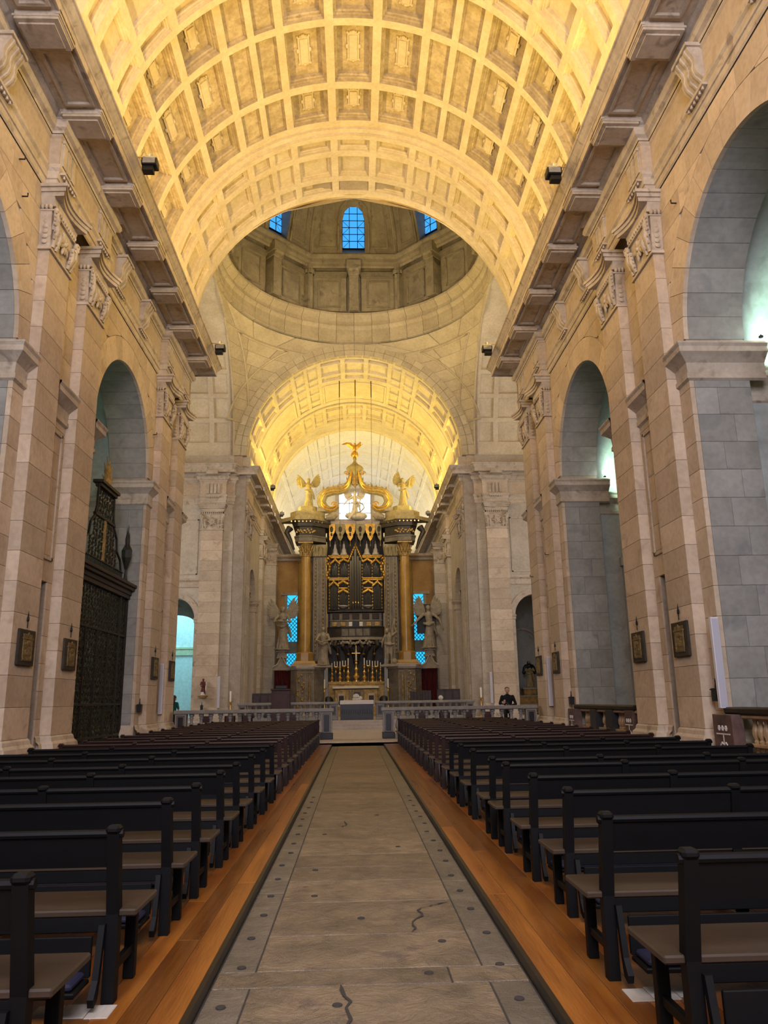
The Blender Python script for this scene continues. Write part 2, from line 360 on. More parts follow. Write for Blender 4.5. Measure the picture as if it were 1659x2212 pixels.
# ================================================================== NAVE WALLS
ARCHES = [(1.85, 4.7), (12.55, 15.4), (23.25, 26.1)]       # centre, far jamb
RA, ZA = 2.85, 9.2
PIL = [(5.25, 6.5), (7.8, 9.1), (15.95, 17.2), (18.45, 19.8), (26.65, 27.9), (29.15, 30.5)]
CH = .62; Z0 = .88
def pilaster_stack(parent, s, y0, y1, x0=XP, x1=7.28, z0=Z0, z1=11.66):
    p = ob('pilaster', None, parent)
    n = round((z1-z0)/CH); h = (z1-z0)/n
    for k in range(n): blk(p, x0, x1, y0, y1, z0+k*h, z0+(k+1)*h, M_WALL, s)
    return p
BASE = [(0, .88), (.035, .84), (.05, .76), (.11, .70), (.13, .60), (.10, .50), (.155, .47), (.16, .36), (.20, .33), (.20, 0)]
def make_capital(w, proj, wall_side=True):
    """carved capital, local frame: face looks to -x, width along y, origin at foot centre of the pilaster face"""
    a = MB().box(-.05, proj, -w/2-.05, w/2+.05, 0, .05).box(-.03, proj, -w/2-.03, w/2+.03, .05, .09)
    b = MB()
    b.prism([(-w/2, .09), (w/2, .09), (w/2+.07, .98), (-w/2-.07, .98)], 'x', -.01, proj)
    for k in range(11):
        y = -w/2+w*(k+.5)/11; b.ell((-.05, y, 1.06), (.06, w/25, .07), n=8, m=5)
    for k in range(3):
        x = .02+k*.09; 
        for sg in (-1, 1): b.ell((x, sg*(w/2+.09), 1.06), (.045, .06, .07), n=8, m=5)
    b.box(-.07, proj, -w/2-.09, w/2+.09, .96, 1.0)
    # acanthus leaves: two rising at the corners and smaller fillers
    for sg in (-1, 1):
        for (yy, zz, ln, ti) in ((.42, .12, .80, .16), (.30, .12, .55, .10), (.45, .55, .42, .25)):
            base = Vector((-.02, sg*w*yy, zz)); tip = base+Vector((-.08, sg*ti*.5, ln))
            mid = (base+tip)/2+Vector((-.05, 0, 0))
            b.tube([base, mid, tip, tip+Vector((-.05, sg*.05, -.05))], [.05, .075, .05, .02], 6)
            for q in range(4):
                t = .25+q*.2; pt = base.lerp(tip, t); b.ell(pt+Vector((-.04, sg*.06, 0)), (.03, .055, .05), n=6, m=4); b.ell(pt+Vector((-.04, -sg*.06, 0)), (.03, .055, .05), n=6, m=4)
        for q in range(6):
            z = .2+q*.13; b.ell((.12, sg*(w/2+.04), z), (.07, .03, .06), n=6, m=4)
    ro = MB()
    for k in range(10):
        an = 2*PI*k/10; ln = .30 if k % 2 == 0 else .22
        c = Vector((-.06, cos(an)*ln*.55, .52+sin(an)*ln*.55)); R = Matrix.Rotation(an, 3, 'X')
        ro.ell(c, (.045, ln*.5, .055), R, n=8, m=5)
    ro.ell((-.09, 0, .52), (.05, .06, .06), n=8, m=5)
    # concave abacus
    ab = MB()
    def outline(d):
        n = 12; pts = [(proj, w/2+.15+d)]
        h = w/2+.17+d
        for i in range(n+1):
            t = i/n; y = h-2*h*t; u = 2*t-1; pts.append((-.32-d+.17*(1-u*u), y))
        pts.append((proj, -h)); return pts
    ab.prism(outline(-.04), 'z', 1.32, 1.42); ab.prism(outline(0), 'z', 1.42, 1.52); ab.prism(outline(.05), 'z', 1.52, 1.60)
    m1 = b.mesh('bell', M_TRIM, True); m2 = ro.mesh('rosette', M_TRIM, True); m3 = ab.mesh('abacus', M_TRIM); m4 = a.mesh('astragal', M_TRIM)
    # curl under the abacus
    cu = MB()
    cu.prism([(-w/2-.02, 1.12), (w/2+.02, 1.12), (w/2+.12, 1.33), (-w/2-.12, 1.33)], 'x', -.06, proj)
    m5 = cu.mesh('echinus', M_TRIM)
    return [('bell', m1), ('rosette', m2), ('abacus', m3), ('astragal', m4), ('echinus', m5)]
CAPM = make_capital(1.28, .27)
def capital(parent, loc, rz):
    c = ob('capital', None, parent, loc, (0, 0, rz))
    for n, m in CAPM: ob(n, m, c)
    return c
IMP = [(0, 8.22), (.06, 8.26), (.06, 8.36), (.03, 8.40), (.05, 8.62), (.16, 8.72), (.26, 8.80), (.26, 8.92), (.30, 8.98), (.30, 9.02), (0, 9.05)]
def voussoir_mesh(a0, a1, r0, r1, x0, x1):
    n = 3; g = .006; P = []
    m = MB()
    pts = []
    d0, d1 = g/r0, g/r1
    for i in range(n+1):
        t = a0+d0+(a1-a0-2*d0)*i/n; pts.append((r0*cos(t), r0*sin(t)))
    for i in range(n, -1, -1):
        t = a0+d1+(a1-a0-2*d1)*i/n; pts.append((r1*cos(t), r1*sin(t)))
    return m.prism(pts, 'x', x0, x1)
for s in (-1, 1):
    side = 'left' if s < 0 else 'right'
    core = MB(s)
    for (a, b) in [(-6, -1.0), (4.7, 9.7), (15.4, 20.4), (26.1, 31.0)]:
        if a in (15.4, 26.1):
            q0, q1 = a+2.2, a+2.75
            core.box(7.29, 8.58, a+.02, q0, 0, 15.6).box(7.29, 8.58, q1, b-.02, 0, 15.6).box(7.29, 8.58, q0, q1, 4.45, 15.6).box(7.9, 8.58, q0, q1, 0, 4.45)
        else:
            core.box(7.26, 8.58, a, b, 0, 15.6)
    for (c, e) in ARCHES:
        core.prism([(c+RA+.02, ZA), (c+RA+.02, 15.6), (c-RA-.02, 15.6), (c-RA-.02, ZA)]+arc(c, ZA, RA+.02, 180, 0, 24)[1:-1], 'x', 7.29, 8.58)
    wall = struct('wall_'+side, core, M_MORT)
    for (a, b) in [(15.4, 20.4), (26.1, 31.0)]:
        n = 20
        for k in range(n):
            z0 = Z0-.26+k*CH if k else 0.02; z1 = Z0-.26+(k+1)*CH
            sp = 7.85 if k % 2 else 8.15
            if z0 < 9.0:
                for (u, v) in ((a, a+.55), (b-.6, b)):
                    blk(wall, XW, 7.36, u, v, z0, min(z1, 9.0), M_WALL, s); blk(wall, 7.36, sp, u, v, z0, min(z1, 9.0), M_JAMB, s); blk(wall, sp, XB, u, v, z0, min(z1, 9.0), M_JAMB, s)  # thin front keeps the wall colour, jamb behind takes the shaded copy
            if z1 <= 4.6: pcs = ((a+1.8, a+2.2), (a+2.75, a+3.05))
            else: pcs = ((a+1.8, a+2.5), (a+2.5, a+3.05)) if k % 2 else ((a+1.8, a+3.05),)
            if z0 < 12.6:
                for (u, v) in pcs: blk(wall, XW, 7.6, u, v, z0, z1, M_WALL, s)
    # arch rings and spandrels
    for (c, e) in ARCHES[1:]:
        nv = 17; key = ('v', 1)
        for k in range(nv):
            if (key, k) not in CACHE: CACHE[(key, k)] = voussoir_mesh(PI*k/nv, PI*(k+1)/nv, RA, RA+.72, 0, .10).mesh('voussoir', M_WALL), voussoir_mesh(PI*k/nv, PI*(k+1)/nv, RA, RA+.72, 0, 1.245).mesh('voussoir', M_JAMB)  # lit face in wall colour, soffit stone in the painted-shade copy
            va, vb = CACHE[(key, k)]
            ob('voussoir', va, wall, (XW if s > 0 else -XW-.10, c, ZA)); ob('voussoir', vb, wall, (XW+.103 if s > 0 else -XB, c, ZA))
        for k in range(14):
            z0 = 9.0+k*CH*.98; z1 = z0+CH*.98
            if z0 > 13.2: break
            z1 = min(z1, 13.36); y = c-3.42-(.0 if k % 2 else .5); first = True
            yend = c+3.4
            while y < yend-.01:
                y2 = min(yend, y+1.15); y_0 = max(y, c-3.4)
                if y2-y_0 < .15: y = y2; continue
                n = 6; lo = []
                Ro = RA+.73
                for i in range(n+1):
                    yy = y_0+.005+(y2-y_0-.01)*i/n; d = abs(yy-c); zb = z0+.005
                    if d < Ro: zb = max(zb, ZA+math.sqrt(Ro*Ro-d*d)+.004)
                    lo.append((yy, zb))
                zt = z1-.005
                lo2 = [p for p in lo if p[1] < zt-.02]
                if len(lo2) >= 2:
                    poly = lo2+[(lo2[-1][0], zt), (lo2[0][0], zt)]
                    MB(s).prism(poly, 'x', XW, 7.5).obj('stone_block', M_WALL, wall)
                y = y2
    # impost mouldings (jamb to jamb, through the thickness) and panels between pilasters
    for (a, b) in [(15.4, 20.4), (26.1, 31.0)]:
        MB(s).sweep(IMP, [(8.95, a), (XW, a), (XW, a+.55)]).obj('impost', M_TRIM, wall)
        MB(s).sweep(IMP, [(XW, b-.6), (XW, b), (8.95, b)]).obj('impost', M_TRIM, wall)
        MB(s).sweep(IMP, [(XW, a+1.8), (XW, a+3.05)]).obj('impost', M_TRIM, wall)
        fr = MB(s)
        for (u0, u1, w0, w1) in ((a+2.0, a+2.85, 7.9, 7.98), (a+2.0, a+2.85, 4.85, 4.93), (a+2.0, a+2.06, 4.85, 7.98), (a+2.79, a+2.85, 4.85, 7.98)): fr.box(XW-.035, XW+.05, u0, u1, w0, w1)
        fr.obj('panel_frame', M_TRIM, wall)
        MB(s).cbox(7.55, 7.62, a+2.2, a+2.75, .02, 1.3, .01).box(7.5, 7.64, a+2.18, a+2.77, 1.28, 1.36).obj('niche_door', M_REDW, wall)
    for (a, b) in [(4.7, 9.7)]:
        MB(s).sweep(IMP, [(XW, b-.6), (XW, b), (8.95, b)]).obj('impost', M_TRIM, wall)
    for (a, b) in PIL:
        pilaster_stack(wall, s, a, b)
        capital(wall, (s*XP, (a+b)/2, 11.66), 0 if s > 0 else PI)
        MB(s).sweep(BASE, [(XW, a), (XP, a), (XP, b), (XW, b)]).obj('pilaster_base', M_TRIM, wall)
    for (a, b) in [(15.4, 20.4), (26.1, 31.0)]:
        for (p, q) in ((a, a+.55), (a+1.8, a+2.2), (a+2.75, a+3.05), (b-.6, b)):
            MB(s).sweep(BASE, [(XW, p), (XW, q)]).obj('wall_base', M_TRIM, wall)
        MB(s).sweep(BASE, [(XB, a), (XW, a)]).obj('wall_base', M_TRIM, wall)
    # chapels behind the arches
    for (c, e) in ARCHES[1:]:
        y0, y1 = c-3.3, c+3.3; ch = MB(s)
        ch.box(XB, 13.2, y0-.3, y0, 0, 9.2).box(XB, 13.2, y1, y1+.3, 0, 9.2).box(13.0, 13.3, y0-.3, y1+.3, 0, 13)
        ap = arc(c, ZA, 3.3, 0, 180, 20); ch.grid([[(XB, p[0], p[1]) for p in ap], [(13.1, p[0], p[1]) for p in ap]])
        ap2 = arc(c, ZA, 3.6, 0, 180, 20); ch.grid([[(13.1, p[0], p[1]) for p in ap2], [(XB, p[0], p[1]) for p in ap2]])
        ch.obj('chapel_shell', M_CHAP, wall)
        pz = [(o*.8, z-.35) for o, z in IMP]
        MB(s).sweep(pz, [(XB, y0), (13.0, y0)]).obj('chapel_cornice', M_TRIM, wall)
        MB(s).sweep(pz, [(13.0, y1), (XB, y1)]).obj('chapel_cornice', M_TRIM, wall)
        MB(s).sweep(pz, [(13.0, y0), (13.0, y1)]).obj('chapel_cornice', M_TRIM, wall)
        nm = MB(s); X0, X1, zt = 9.6, 11.4, 6.0        # blind niche on the far chapel wall
        nm.box(X0-.25, X0, y1-.14, y1, .1, zt).box(X1, X1+.25, y1-.14, y1, .1, zt).box(X0-.32, X0+.05, y1-.2, y1, zt, zt+.3).box(X1-.05, X1+.32, y1-.2, y1, zt, zt+.3)
        xc, rr = (X0+X1)/2, (X1-X0)/2
        pts = arc(xc, zt+.3, rr+.25, 0, 180, 14)+arc(xc, zt+.3, rr, 180, 0, 14)
        nm.prism(pts, 'y', y1-.14, y1); nm.obj('niche_frame', M_CHAP, wall)
# back wall behind the camera
struct('wall_back', MB().box(-13.5, 13.5, -6.4, -6, 0, 26), M_WALL)

# ================================================================== NAVE ENTABLATURE
ARCHI = [(.0, 13.30), (.03, 13.34), (.03, 13.50), (.06, 13.51), (.06, 13.70), (.11, 13.76), (.11, 13.86)]
FRIEZ = [(.04, 13.86), (.04, 14.60), (.08, 14.64), (.08, 14.70)]
BED = [(.10, 14.70), (.12, 14.76), (.20, 14.80), (.245, 14.88), (.235, 14.98), (.18, 15.04), (.18, 15.08), (.24, 15.10), (.30, 15.16), (.30, 15.21)]
CORO = [(.0, 15.20), (1.02, 15.20), (1.02, 15.15), (1.06, 15.15), (1.06, 15.34), (1.09, 15.36), (1.09, 15.40), (1.15, 15.46), (1.22, 15.56), (1.26, 15.58), (1.26, 15.64), (.0, 15.66)]
MUT = [13.35+2.675*k for k in range(-3, 7)]
def tri_mesh(w):
    m = MB().box(-.035, .03, -w/2, w/2, 13.9, 14.58)
    for k in range(3): m.box(-.075, .0, -w/2+.03+k*w/3, -w/2+w/3-.03+k*w/3, 13.92, 14.52)
    m.box(-.09, .0, -w/2, w/2, 14.52, 14.6)
    return m
def gut_mesh(w):
    m = MB().box(-.13, 0, -w/2, w/2, 13.66, 13.72)
    for k in range(6): m.lathe([(.018, 0), (.03, -.07), (.03, -.08)], (-.09, -w/2+w*(k+.5)/6, 13.66), 6)
    return m
def mut_mesh(w):
    m = MB().box(5.98, 6.86, -w/2, w/2, 14.99, 15.22).box(6.08, 6.8, -w/2+.1, w/2-.1, 14.95, 15.0)
    m.box(5.94, 6.02, -w/2-.03, w/2+.03, 15.09, 15.21).box(5.965, 6.9, -w/2-.015, w/2+.015, 15.05, 15.1)
    return m
def con_mesh(w):
    pts = [(.02, 14.70), (-.34, 14.70), (-.36, 14.62), (-.30, 14.52), (-.24, 14.42), (-.22, 14.30), (-.24, 14.18), (-.20, 14.04), (-.11, 13.95), (-.06, 13.88), (.02, 13.88)]
    m = MB().prism(pts, 'y', -w/2, w/2)
    p2 = [(x*.9-.045, z) for x, z in pts[1:-1]]
    for k in (-1, 0, 1): m.tube([(x+.02, k*w*.31, z) for x, z in pts[1:-1]], .045, 6)
    m.box(-.40, .02, -w/2-.05, w/2+.05, 14.66, 14.74)
    return m
for s in (-1, 1):
    path = [(XW, -6)]
    for (a, b) in ((5.25, 9.1), (15.95, 19.8), (26.65, 30.5)): path += [(XW, a), (XP, a), (XP, b), (XW, b)]
    path += [(XW, 31.0)]
    tr = struct('trim_1' if s < 0 else 'trim_2', MB(s).sweep(ARCHI, path), M_TRIM)
    MB(s).sweep(FRIEZ, path).obj('frieze', M_WALL, tr); MB(s).sweep(BED, path).obj('bed_moulding', M_TRIM, tr)
    MB(s).sweep(CORO, [(XP, -6), (XP, 29.95), (9.0, 29.95)]).obj('cornice', M_TRIM, tr)
    MB(s).box(7.02, 8.6, 30.98, 31.0, 13.3, 15.66).obj('entablature_end', M_TRIM, tr)
    for y in MUT:
        over = any(a-.1 < y < b+.1 for a, b in ((5.25, 9.1), (15.95, 19.8), (26.65, 30.5)))
        if y < 9: continue
        m = mut_mesh(.8)
        key = ('mut', s)
        if key not in CACHE:
            q = MB(s); q.add(m.v, m.f); CACHE[key] = q.mesh('mutule', M_TRIM)
            q = MB(s); t = con_mesh(.62); q.add(t.v, t.f); CACHE['con', s] = q.mesh('console', M_TRIM, True)
            q = MB(s); t = tri_mesh(.8); q.add(t.v, t.f); CACHE['tri', s] = q.mesh('triglyph', M_TRIM)
            q = MB(s); t = gut_mesh(.8); q.add(t.v, t.f); CACHE['gut', s] = q.mesh('guttae', M_TRIM)
        ob('mutule', CACHE[key], tr, (0, y, 0))
        xf = XP if over else XW
        if over: ob('triglyph', CACHE['tri', s], tr, (s*(xf-.03), y+.35, 0))
        else: ob('console', CACHE['con', s], tr, (s*xf, y, 0))
        ob('guttae', CACHE['gut', s], tr, (s*(xf-.05), y+(.35 if over else 0), 0))
        # sunk soffit panel between mutules
        if y < 29:
            MB(s).sweep([(0, 15.2), (0, 15.13), (.07, 15.13), (.07, 15.2)], [(6.75, y+.55), (6.75, y+2.13), (6.08, y+2.13), (6.08, y+.55)], True).obj('soffit_panel', M_TRIM, tr)

# ================================================================== VAULTS
WCOL = [(0, 10.8, 1), (13.5, 11.3, 1), (24.5, 6.0, 0), (32.55, 6.1, 0), (43.6, 11.2, 1), (57.2, 11.2, 1), (70.6, 11.1, 1), (83.8, 10.6, 1)]
def columns():
    out = []
    for c, w, k in WCOL:
        out.append((c, w, k))
        if c: out.append((-c, w, k))
    return sorted(out)
def coffer_mesh(R, wdeg, ln, depth, mt, steps=3):
    """sunk panel in a barrel vault; local axis along y through origin, panel at the crown"""
    m = MB(); ns = 5; rings = []
    a = R*rad(wdeg)/2; b = ln/2
    seq = [(-.004, R-.002), (.0, R+depth*.35), (.07, R+depth*.38), (.07, R+depth*.55), (.12, R+depth*.62), (.12, R+depth)] if steps == 3 else [(-.004, R-.002), (0, R+depth*.6), (.05, R+depth*.65), (.05, R+depth)]
    for ins, r in seq:
        t = (a-ins)/R; bb = b-ins
        pts = [(r*sin(-t+2*t*i/ns), -bb, r*cos(-t+2*t*i/ns)) for i in range(ns+1)]+[(r*sin(t-2*t*i/ns), bb, r*cos(t-2*t*i/ns)) for i in range(ns+1)]
        rings.append(pts)
    n = len(rings[0]); P = [p for r in rings for p in r]
    F = [(k*n+i, (k+1)*n+i, (k+1)*n+(i+1) % n, k*n+(i+1) % n) for k in range(len(rings)-1) for i in range(n)]
    o = (len(rings)-1)*n
    F += [(o+i, o+n-1-i, o+n-2-i, o+i+1) for i in range(ns)]
    m.add(P, F)
    return m.mesh('coffer', mt)
def boss_mesh(R, depth, w, l, mt):
    z = R+depth; m = MB()
    m.box(-w/2, w/2, -l/2, l/2, z-.06, z+.05).box(-w/2+.07, w/2-.07, -l/2+.07, l/2-.07, z-.10, z-.05)
    for sg in (-1, 1):
        m.ell((0, sg*(l/2+.03), z-.03), (.09, .07, .05), n=8, m=5); m.ell((sg*(w/2+.02), 0, z-.03), (.06, .10, .05), n=8, m=5)
        m.box(-w*.32, w*.32, sg*(l/2)-.05, sg*(l/2)+.05, z-.05, z+.04)
        for q in (-1, 1): m.ell((sg*w/2, q*l/2, z-.02), (.055, .055, .045), n=6, m=4)
    return m.mesh('boss', mt)
def barrel(parent, R, zc, ybreaks, cells, mt, axis='y', th_max=90, cx=0., extra=None):
    """ribbed shell of a barrel vault with openings for coffers: ybreaks sorted, cells = set of (col index,row index)"""
    cols = columns(); tb = []
    for c, w, k in cols: tb += [c-w/2, c+w/2]
    tb = [-th_max]+[t for t in tb if abs(t) < th_max]+[th_max]
    m = MB()
    ci = {round(c-w/2, 3): i for i, (c, w, k) in enumerate(cols)}
    for j in range(len(ybreaks)-1):
        y0, y1 = ybreaks[j], ybreaks[j+1]
        for i in range(len(tb)-1):
            t0, t1 = tb[i], tb[i+1]; col = ci.get(round(t0, 3))
            if col is not None and (col, j) in cells: continue
            n = max(1, int(abs(t1-t0)/2.6))
            pts = [rad(t0+(t1-t0)*q/n) for q in range(n+1)]
            r0 = [(cx+R*sin(t), y0, zc+R*cos(t)) for t in pts]; r1 = [(cx+R*sin(t), y1, zc+R*cos(t)) for t in pts]
            m.grid([r0, r1])
    return m
def place_coffers(parent, R, zc, rows, mt, deep, shallow, boss=None, which=None, name='coffer'):
    """rows: list of (y0,y1); one coffer object for each panel"""
    for (y0, y1, bo) in rows:
        for c, w, k in columns():
            if which and not which(c): continue
            key = ('cf', round(R, 2), w, round(y1-y0, 2), deep if k else shallow, mt.name)
            if key not in CACHE: CACHE[key] = coffer_mesh(R, w, y1-y0, deep if k else shallow, mt, 3 if k and deep > .2 else 2)
            o = ob('coffer', CACHE[key], parent, (0, (y0+y1)/2, zc), (0, rad(c), 0))
            if bo and k:
                bk = ('bs', round(y1-y0, 2), R)
                if bk not in CACHE: CACHE[bk] = boss_mesh(R, deep, .42, max(.42, (y1-y0)*.48), M_VAULT)
                ob('boss', CACHE[bk], o)
ZC = 17.05
def rowbreaks(y0, rows, y1):
    b = [y0]
    for r in rows: b += [r[0], r[1]]
    return b+[y1]
def vault_bay(parent, R, zc, y0, y1, rows, mt_rib, mt_cof, deep, shallow, which=None):
    br = rowbreaks(y0, rows, y1); cols = columns()
    cells = {(ci, 2*ri+1) for ri in range(len(rows)) for ci, (c, w, k) in enumerate(cols) if (which is None or which(c))}
    return barrel(parent, R, zc, br, cells, mt_rib)
RM, RB = 7.28, 7.03
main_rows = [(20.0, 21.7, 1), (22.0, 24.5, 1), (24.85, 26.5, 1)]
band_a = [(27.3, 27.96, 0), (28.31, 29.58, 0), (29.91, 30.57, 0)]
band_b = [(16.45, 17.05, 0), (17.4, 18.6, 0), (18.95, 19.5, 0)]
main_b = [(9.3, 11.0, 1), (11.3, 13.8, 1), (14.1, 15.8, 1)]
cm = MB()
for R, y0, y1, rows in ((RM, 19.75, 27.0, main_rows), (RB, 27.0, 31.0, band_a), (RB, 16.2, 19.75, band_b), (RM, 9.05, 16.2, main_b)):
    q = vault_bay(None, R, ZC, y0, y1, rows, None, None, 0, 0); cm.add(q.v, q.f)
q = barrel(None, RB, ZC, [-6.2, 9.05], set(), None); cm.add(q.v, q.f)
for (y, ra, rb) in ((27.0, RB, RM), (19.75, RB, RM), (16.2, RB, RM), (9.05, RB, RM)):
    A = [rad(-90+180*i/60) for i in range(61)]
    cm.grid([[(ra*sin(t), y, ZC+ra*cos(t)) for t in A], [(rb*sin(t), y, ZC+rb*cos(t)) for t in A]])
for s in (-1, 1):
    cm.box(s*RB, s*RB+s*.3, -6.2, 31.0, 15.3, ZC)
ceil = struct('ceiling', cm, M_VAULT, True)
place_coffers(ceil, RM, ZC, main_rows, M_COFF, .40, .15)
place_coffers(ceil, RB, ZC, band_a, M_VAULT, .26, .14)
place_coffers(ceil, RB, ZC, band_b, M_VAULT, .26, .14)
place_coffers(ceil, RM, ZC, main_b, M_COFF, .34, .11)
mr = MB()
for (y, r) in ((27.02, RM),):
    A = [rad(-88+176*i/60) for i in range(61)]
    prof = [(0, 0), (0, -.10), (.10, -.12), (.16, -.20), (.16, -.27)]
    mr.grid([[((r+dr)*sin(t), 26.86+dy, ZC+(r+dr)*cos(t)) for t in A] for dy, dr in prof])
mr.obj('arch_moulding', M_VAULT, ceil, True)
# outer skin keeps daylight out
sk = MB(); A = [rad(-95+190*i/24) for i in range(25)]
sk.grid([[(8.2*sin(t), -6.4, ZC+8.2*cos(t)) for t in A], [(8.2*sin(t), 31.2, ZC+8.2*cos(t)) for t in A]])
sk.obj('roof_skin', M_MORT, ceil)
# ================================================================== CROSSING
YC, AC, ZP = 38.5, 7.5, 16.45
SR = AC*math.sqrt(2)
# pier walls that carry the crossing, and transept arms
for s in (-1, 1):
    side = 'left' if s < 0 else 'right'
    w = MB(s)
    w.box(7.29, 19, 31.0, 31.3, 0, 17).box(18.8, 19.2, 30.9, 46.6, 0, 25)
    tw = struct('wall_transept_'+side, w, M_WALL)
    # east wall of the arm with an arched doorway
    e = MB(s); dx, dr, dz = 10.8, 1.27, 6.36
    e.box(7.5, dx-dr, 46.02, 46.9, .1, 17).box(dx+dr, 19, 46.02, 46.9, .1, 17)
    e.prism([(dx+dr, dz), (dx+dr, 17), (dx-dr, 17), (dx-dr, dz)]+arc(dx, dz, dr, 180, 0, 16)[1:-1], 'y', 46.02, 46.9)
    e.obj('east_wall', M_PIER, tw)
    dt = MB(s)
    dt.prism(arc(dx, dz, dr+.34, 0, 180, 16)+arc(dx, dz, dr, 180, 0, 16), 'y', 45.96, 46.05); dt.obj('door_archivolt', M_TRIM, tw)
    MB(s).box(dx-dr-.34, dx-dr+.03, 45.94, 46.92, dz-.22, dz).box(dx-dr-.38, dx-dr+.06, 45.9, 46.92, dz-.05, dz+.04).box(dx-dr-.32, dx-dr, 45.98, 46.3, .14, dz-.2).obj('door_impost', M_TRIM, tw)
    MB(s).sweep([(0, 8.2), (.05, 8.25), (.05, 8.4), (.02, 8.42), (.02, 8.55), (.12, 8.66), (.12, 8.76), (0, 8.78)], [(18, 46.02), (9.3, 46.02)]).obj('string_course', M_TRIM, tw)
    pf = MB(s)
    for (x0, x1, z0, z1) in ((9.5, 9.57, 9.0, 12.4), (9.5, 11.8, 9.0, 9.07), (9.5, 11.8, 12.33, 12.4), (11.73, 11.8, 9.0, 12.4)): pf.box(x0, x1, 45.98, 46.05, z0, z1)
    pf.obj('panel_frame', M_TRIM, tw)
    # pilaster facing the nave, then the stepped corner into the chancel
    p = ob('pilaster', None, tw); n = 17; h = (11.66-1.15)/n
    for k in range(n):
        blk(p, 8.0, 9.3, 45.72, 46.05, 1.15+k*h, 1.15+(k+1)*h, M_WALL, s)
    p = ob('pilaster', None, tw)
    for k in range(n):
        z0, z1 = 1.15+k*h, 1.15+(k+1)*h
        blk(p, 7.42, 8.0, 46.0, 46.5, z0, z1, M_PIER, s); blk(p, 6.72, 7.42, 46.35, 47.1, z0, z1, M_PIER, s)
    MB(s).box(6.74, 9.3, 46.04, 47.1, .1, 15.6).obj('pier_core', M_MORT, tw)
    PB = [(o, z+.40) for o, z in BASE]; PB[-1] = (.2, .12)
    MB(s).sweep([(o*1.15, z) for o, z in PB], [(9.3, 46.02), (9.3, 45.72), (8.0, 45.72), (8.0, 46.0), (7.42, 46.0), (7.42, 46.35), (6.72, 46.35), (6.72, 47.1)]).obj('pier_base', M_TRIM, tw)
    capital(tw, (s*8.65, 45.72, 11.66), PI/2)
    c2 = capital(tw, (s*7.05, 46.35, 11.66), PI/2); c2.scale = (1, .56, 1)
    # entablature: arm -> pier -> chancel side, breaking around every pilaster
    path = [(18, 46.02), (9.4, 46.02), (9.4, 45.72), (7.9, 45.72), (7.9, 46.0), (7.42, 46.0), (7.42, 46.35), (6.72, 46.35), (6.72, 49.3), (6.95, 49.3), (6.95, 55.2), (6.72, 55.2), (6.72, 59.6), (6.95, 59.6), (6.95, 76.2)]
    te = struct('trim_3' if s < 0 else 'trim_4', MB(s).sweep(ARCHI, path), M_TRIM)
    MB(s).sweep(FRIEZ, path).obj('frieze', M_WALL, te); MB(s).sweep(BED, path).obj('bed_moulding', M_TRIM, te)
    MB(s).sweep(CORO, [(18, 46.2), (8.15, 46.2), (8.0, 46.75), (7.1, 46.75), (7.1, 76.2)]).obj('cornice', M_TRIM, te)
    MB(s).box(7.0, 18, 46.1, 46.4, 15.5, 17).obj('attic', M_WALL, te)
    for x in (8.65,):
        MB(s).box(x-.35, x+.35, 45.0, 45.75, 14.99, 15.22).obj('mutule', M_TRIM, te)
        m = MB(s); 
        for k in range(4): m.box(x-.42+k*.22, x-.26+k*.22, 45.60, 45.7, 13.92, 14.52)
        m.obj('triglyph', M_TRIM, te)
        g = MB(s).box(x-.4, x+.4, 45.5, 45.65, 13.68, 13.74)
        for k in range(6): g.lathe([(.02, 0), (.035, -.08)], (x-.33+k*.132, 45.56, 13.68), 6)
        g.obj('guttae', M_TRIM, te)
    for k in range(5):
        y = 48.6+2.4*k; MB(s).box(6.1, 6.8, y-.32, y+.32, 14.99, 15.22).obj('mutule', M_TRIM, te)
        MB(s).box(5.9, 5.98, y-.05, y+.05, 14.9, 15.15).obj('pendant', M_WHITE, te)
    # arm vault with coffers, axis along x
    tv = MB(s)
    tcol = [(44, 9.5), (55.6, 9.5), (67.2, 9.5), (78.8, 9.5)]; trow = [(7.85, 8.75), (9.05, 10.45), (10.75, 11.65), (12.0, 13.4), (13.7, 14.6)]
    tb = [-90]+[t for c, ww in tcol for t in (c-ww/2, c+ww/2)]+[90]; xb = [7.5]+[t for r in trow for t in r]+[19.2]
    for j in range(len(xb)-1):
        for i in range(len(tb)-1):
            if i % 2 == 1 and j % 2 == 1: continue
            n = max(1, int((tb[i+1]-tb[i])/3)); pts = [rad(tb[i]+(tb[i+1]-tb[i])*q/n) for q in range(n+1)]
            tv.grid([[(xb[j], YC+AC*sin(t), ZP+AC*cos(t)) for t in pts], [(xb[j+1], YC+AC*sin(t), ZP+AC*cos(t)) for t in pts]])
    cv = struct('ceiling_transept', tv, M_VAULT, True)
    for (x0, x1) in trow:
        for c, ww in tcol:
            key = ('tc', round(x1-x0, 2))
            if key not in CACHE: CACHE[key] = coffer_mesh(AC, 9.5, x1-x0, .14, M_VAULT, 2)
            o = ob('coffer', CACHE[key], cv, (s*(x0+x1)/2, YC, ZP)); o.rotation_euler = (Matrix.Rotation(rad(-c), 3, 'X') @ Matrix.Rotation(PI/2, 3, 'Z')).to_euler()
    A2 = [rad(-100+200*i/20) for i in range(21)]
    MB(s).grid([[(7.4, YC+8.3*sin(t), ZP+8.3*cos(t)) for t in A2], [(19.3, YC+8.3*sin(t), ZP+8.3*cos(t)) for t in A2]]).obj('roof_skin', M_MORT, cv)

# archivolt of the chancel arch and its twin on the nave side
RC = 6.75
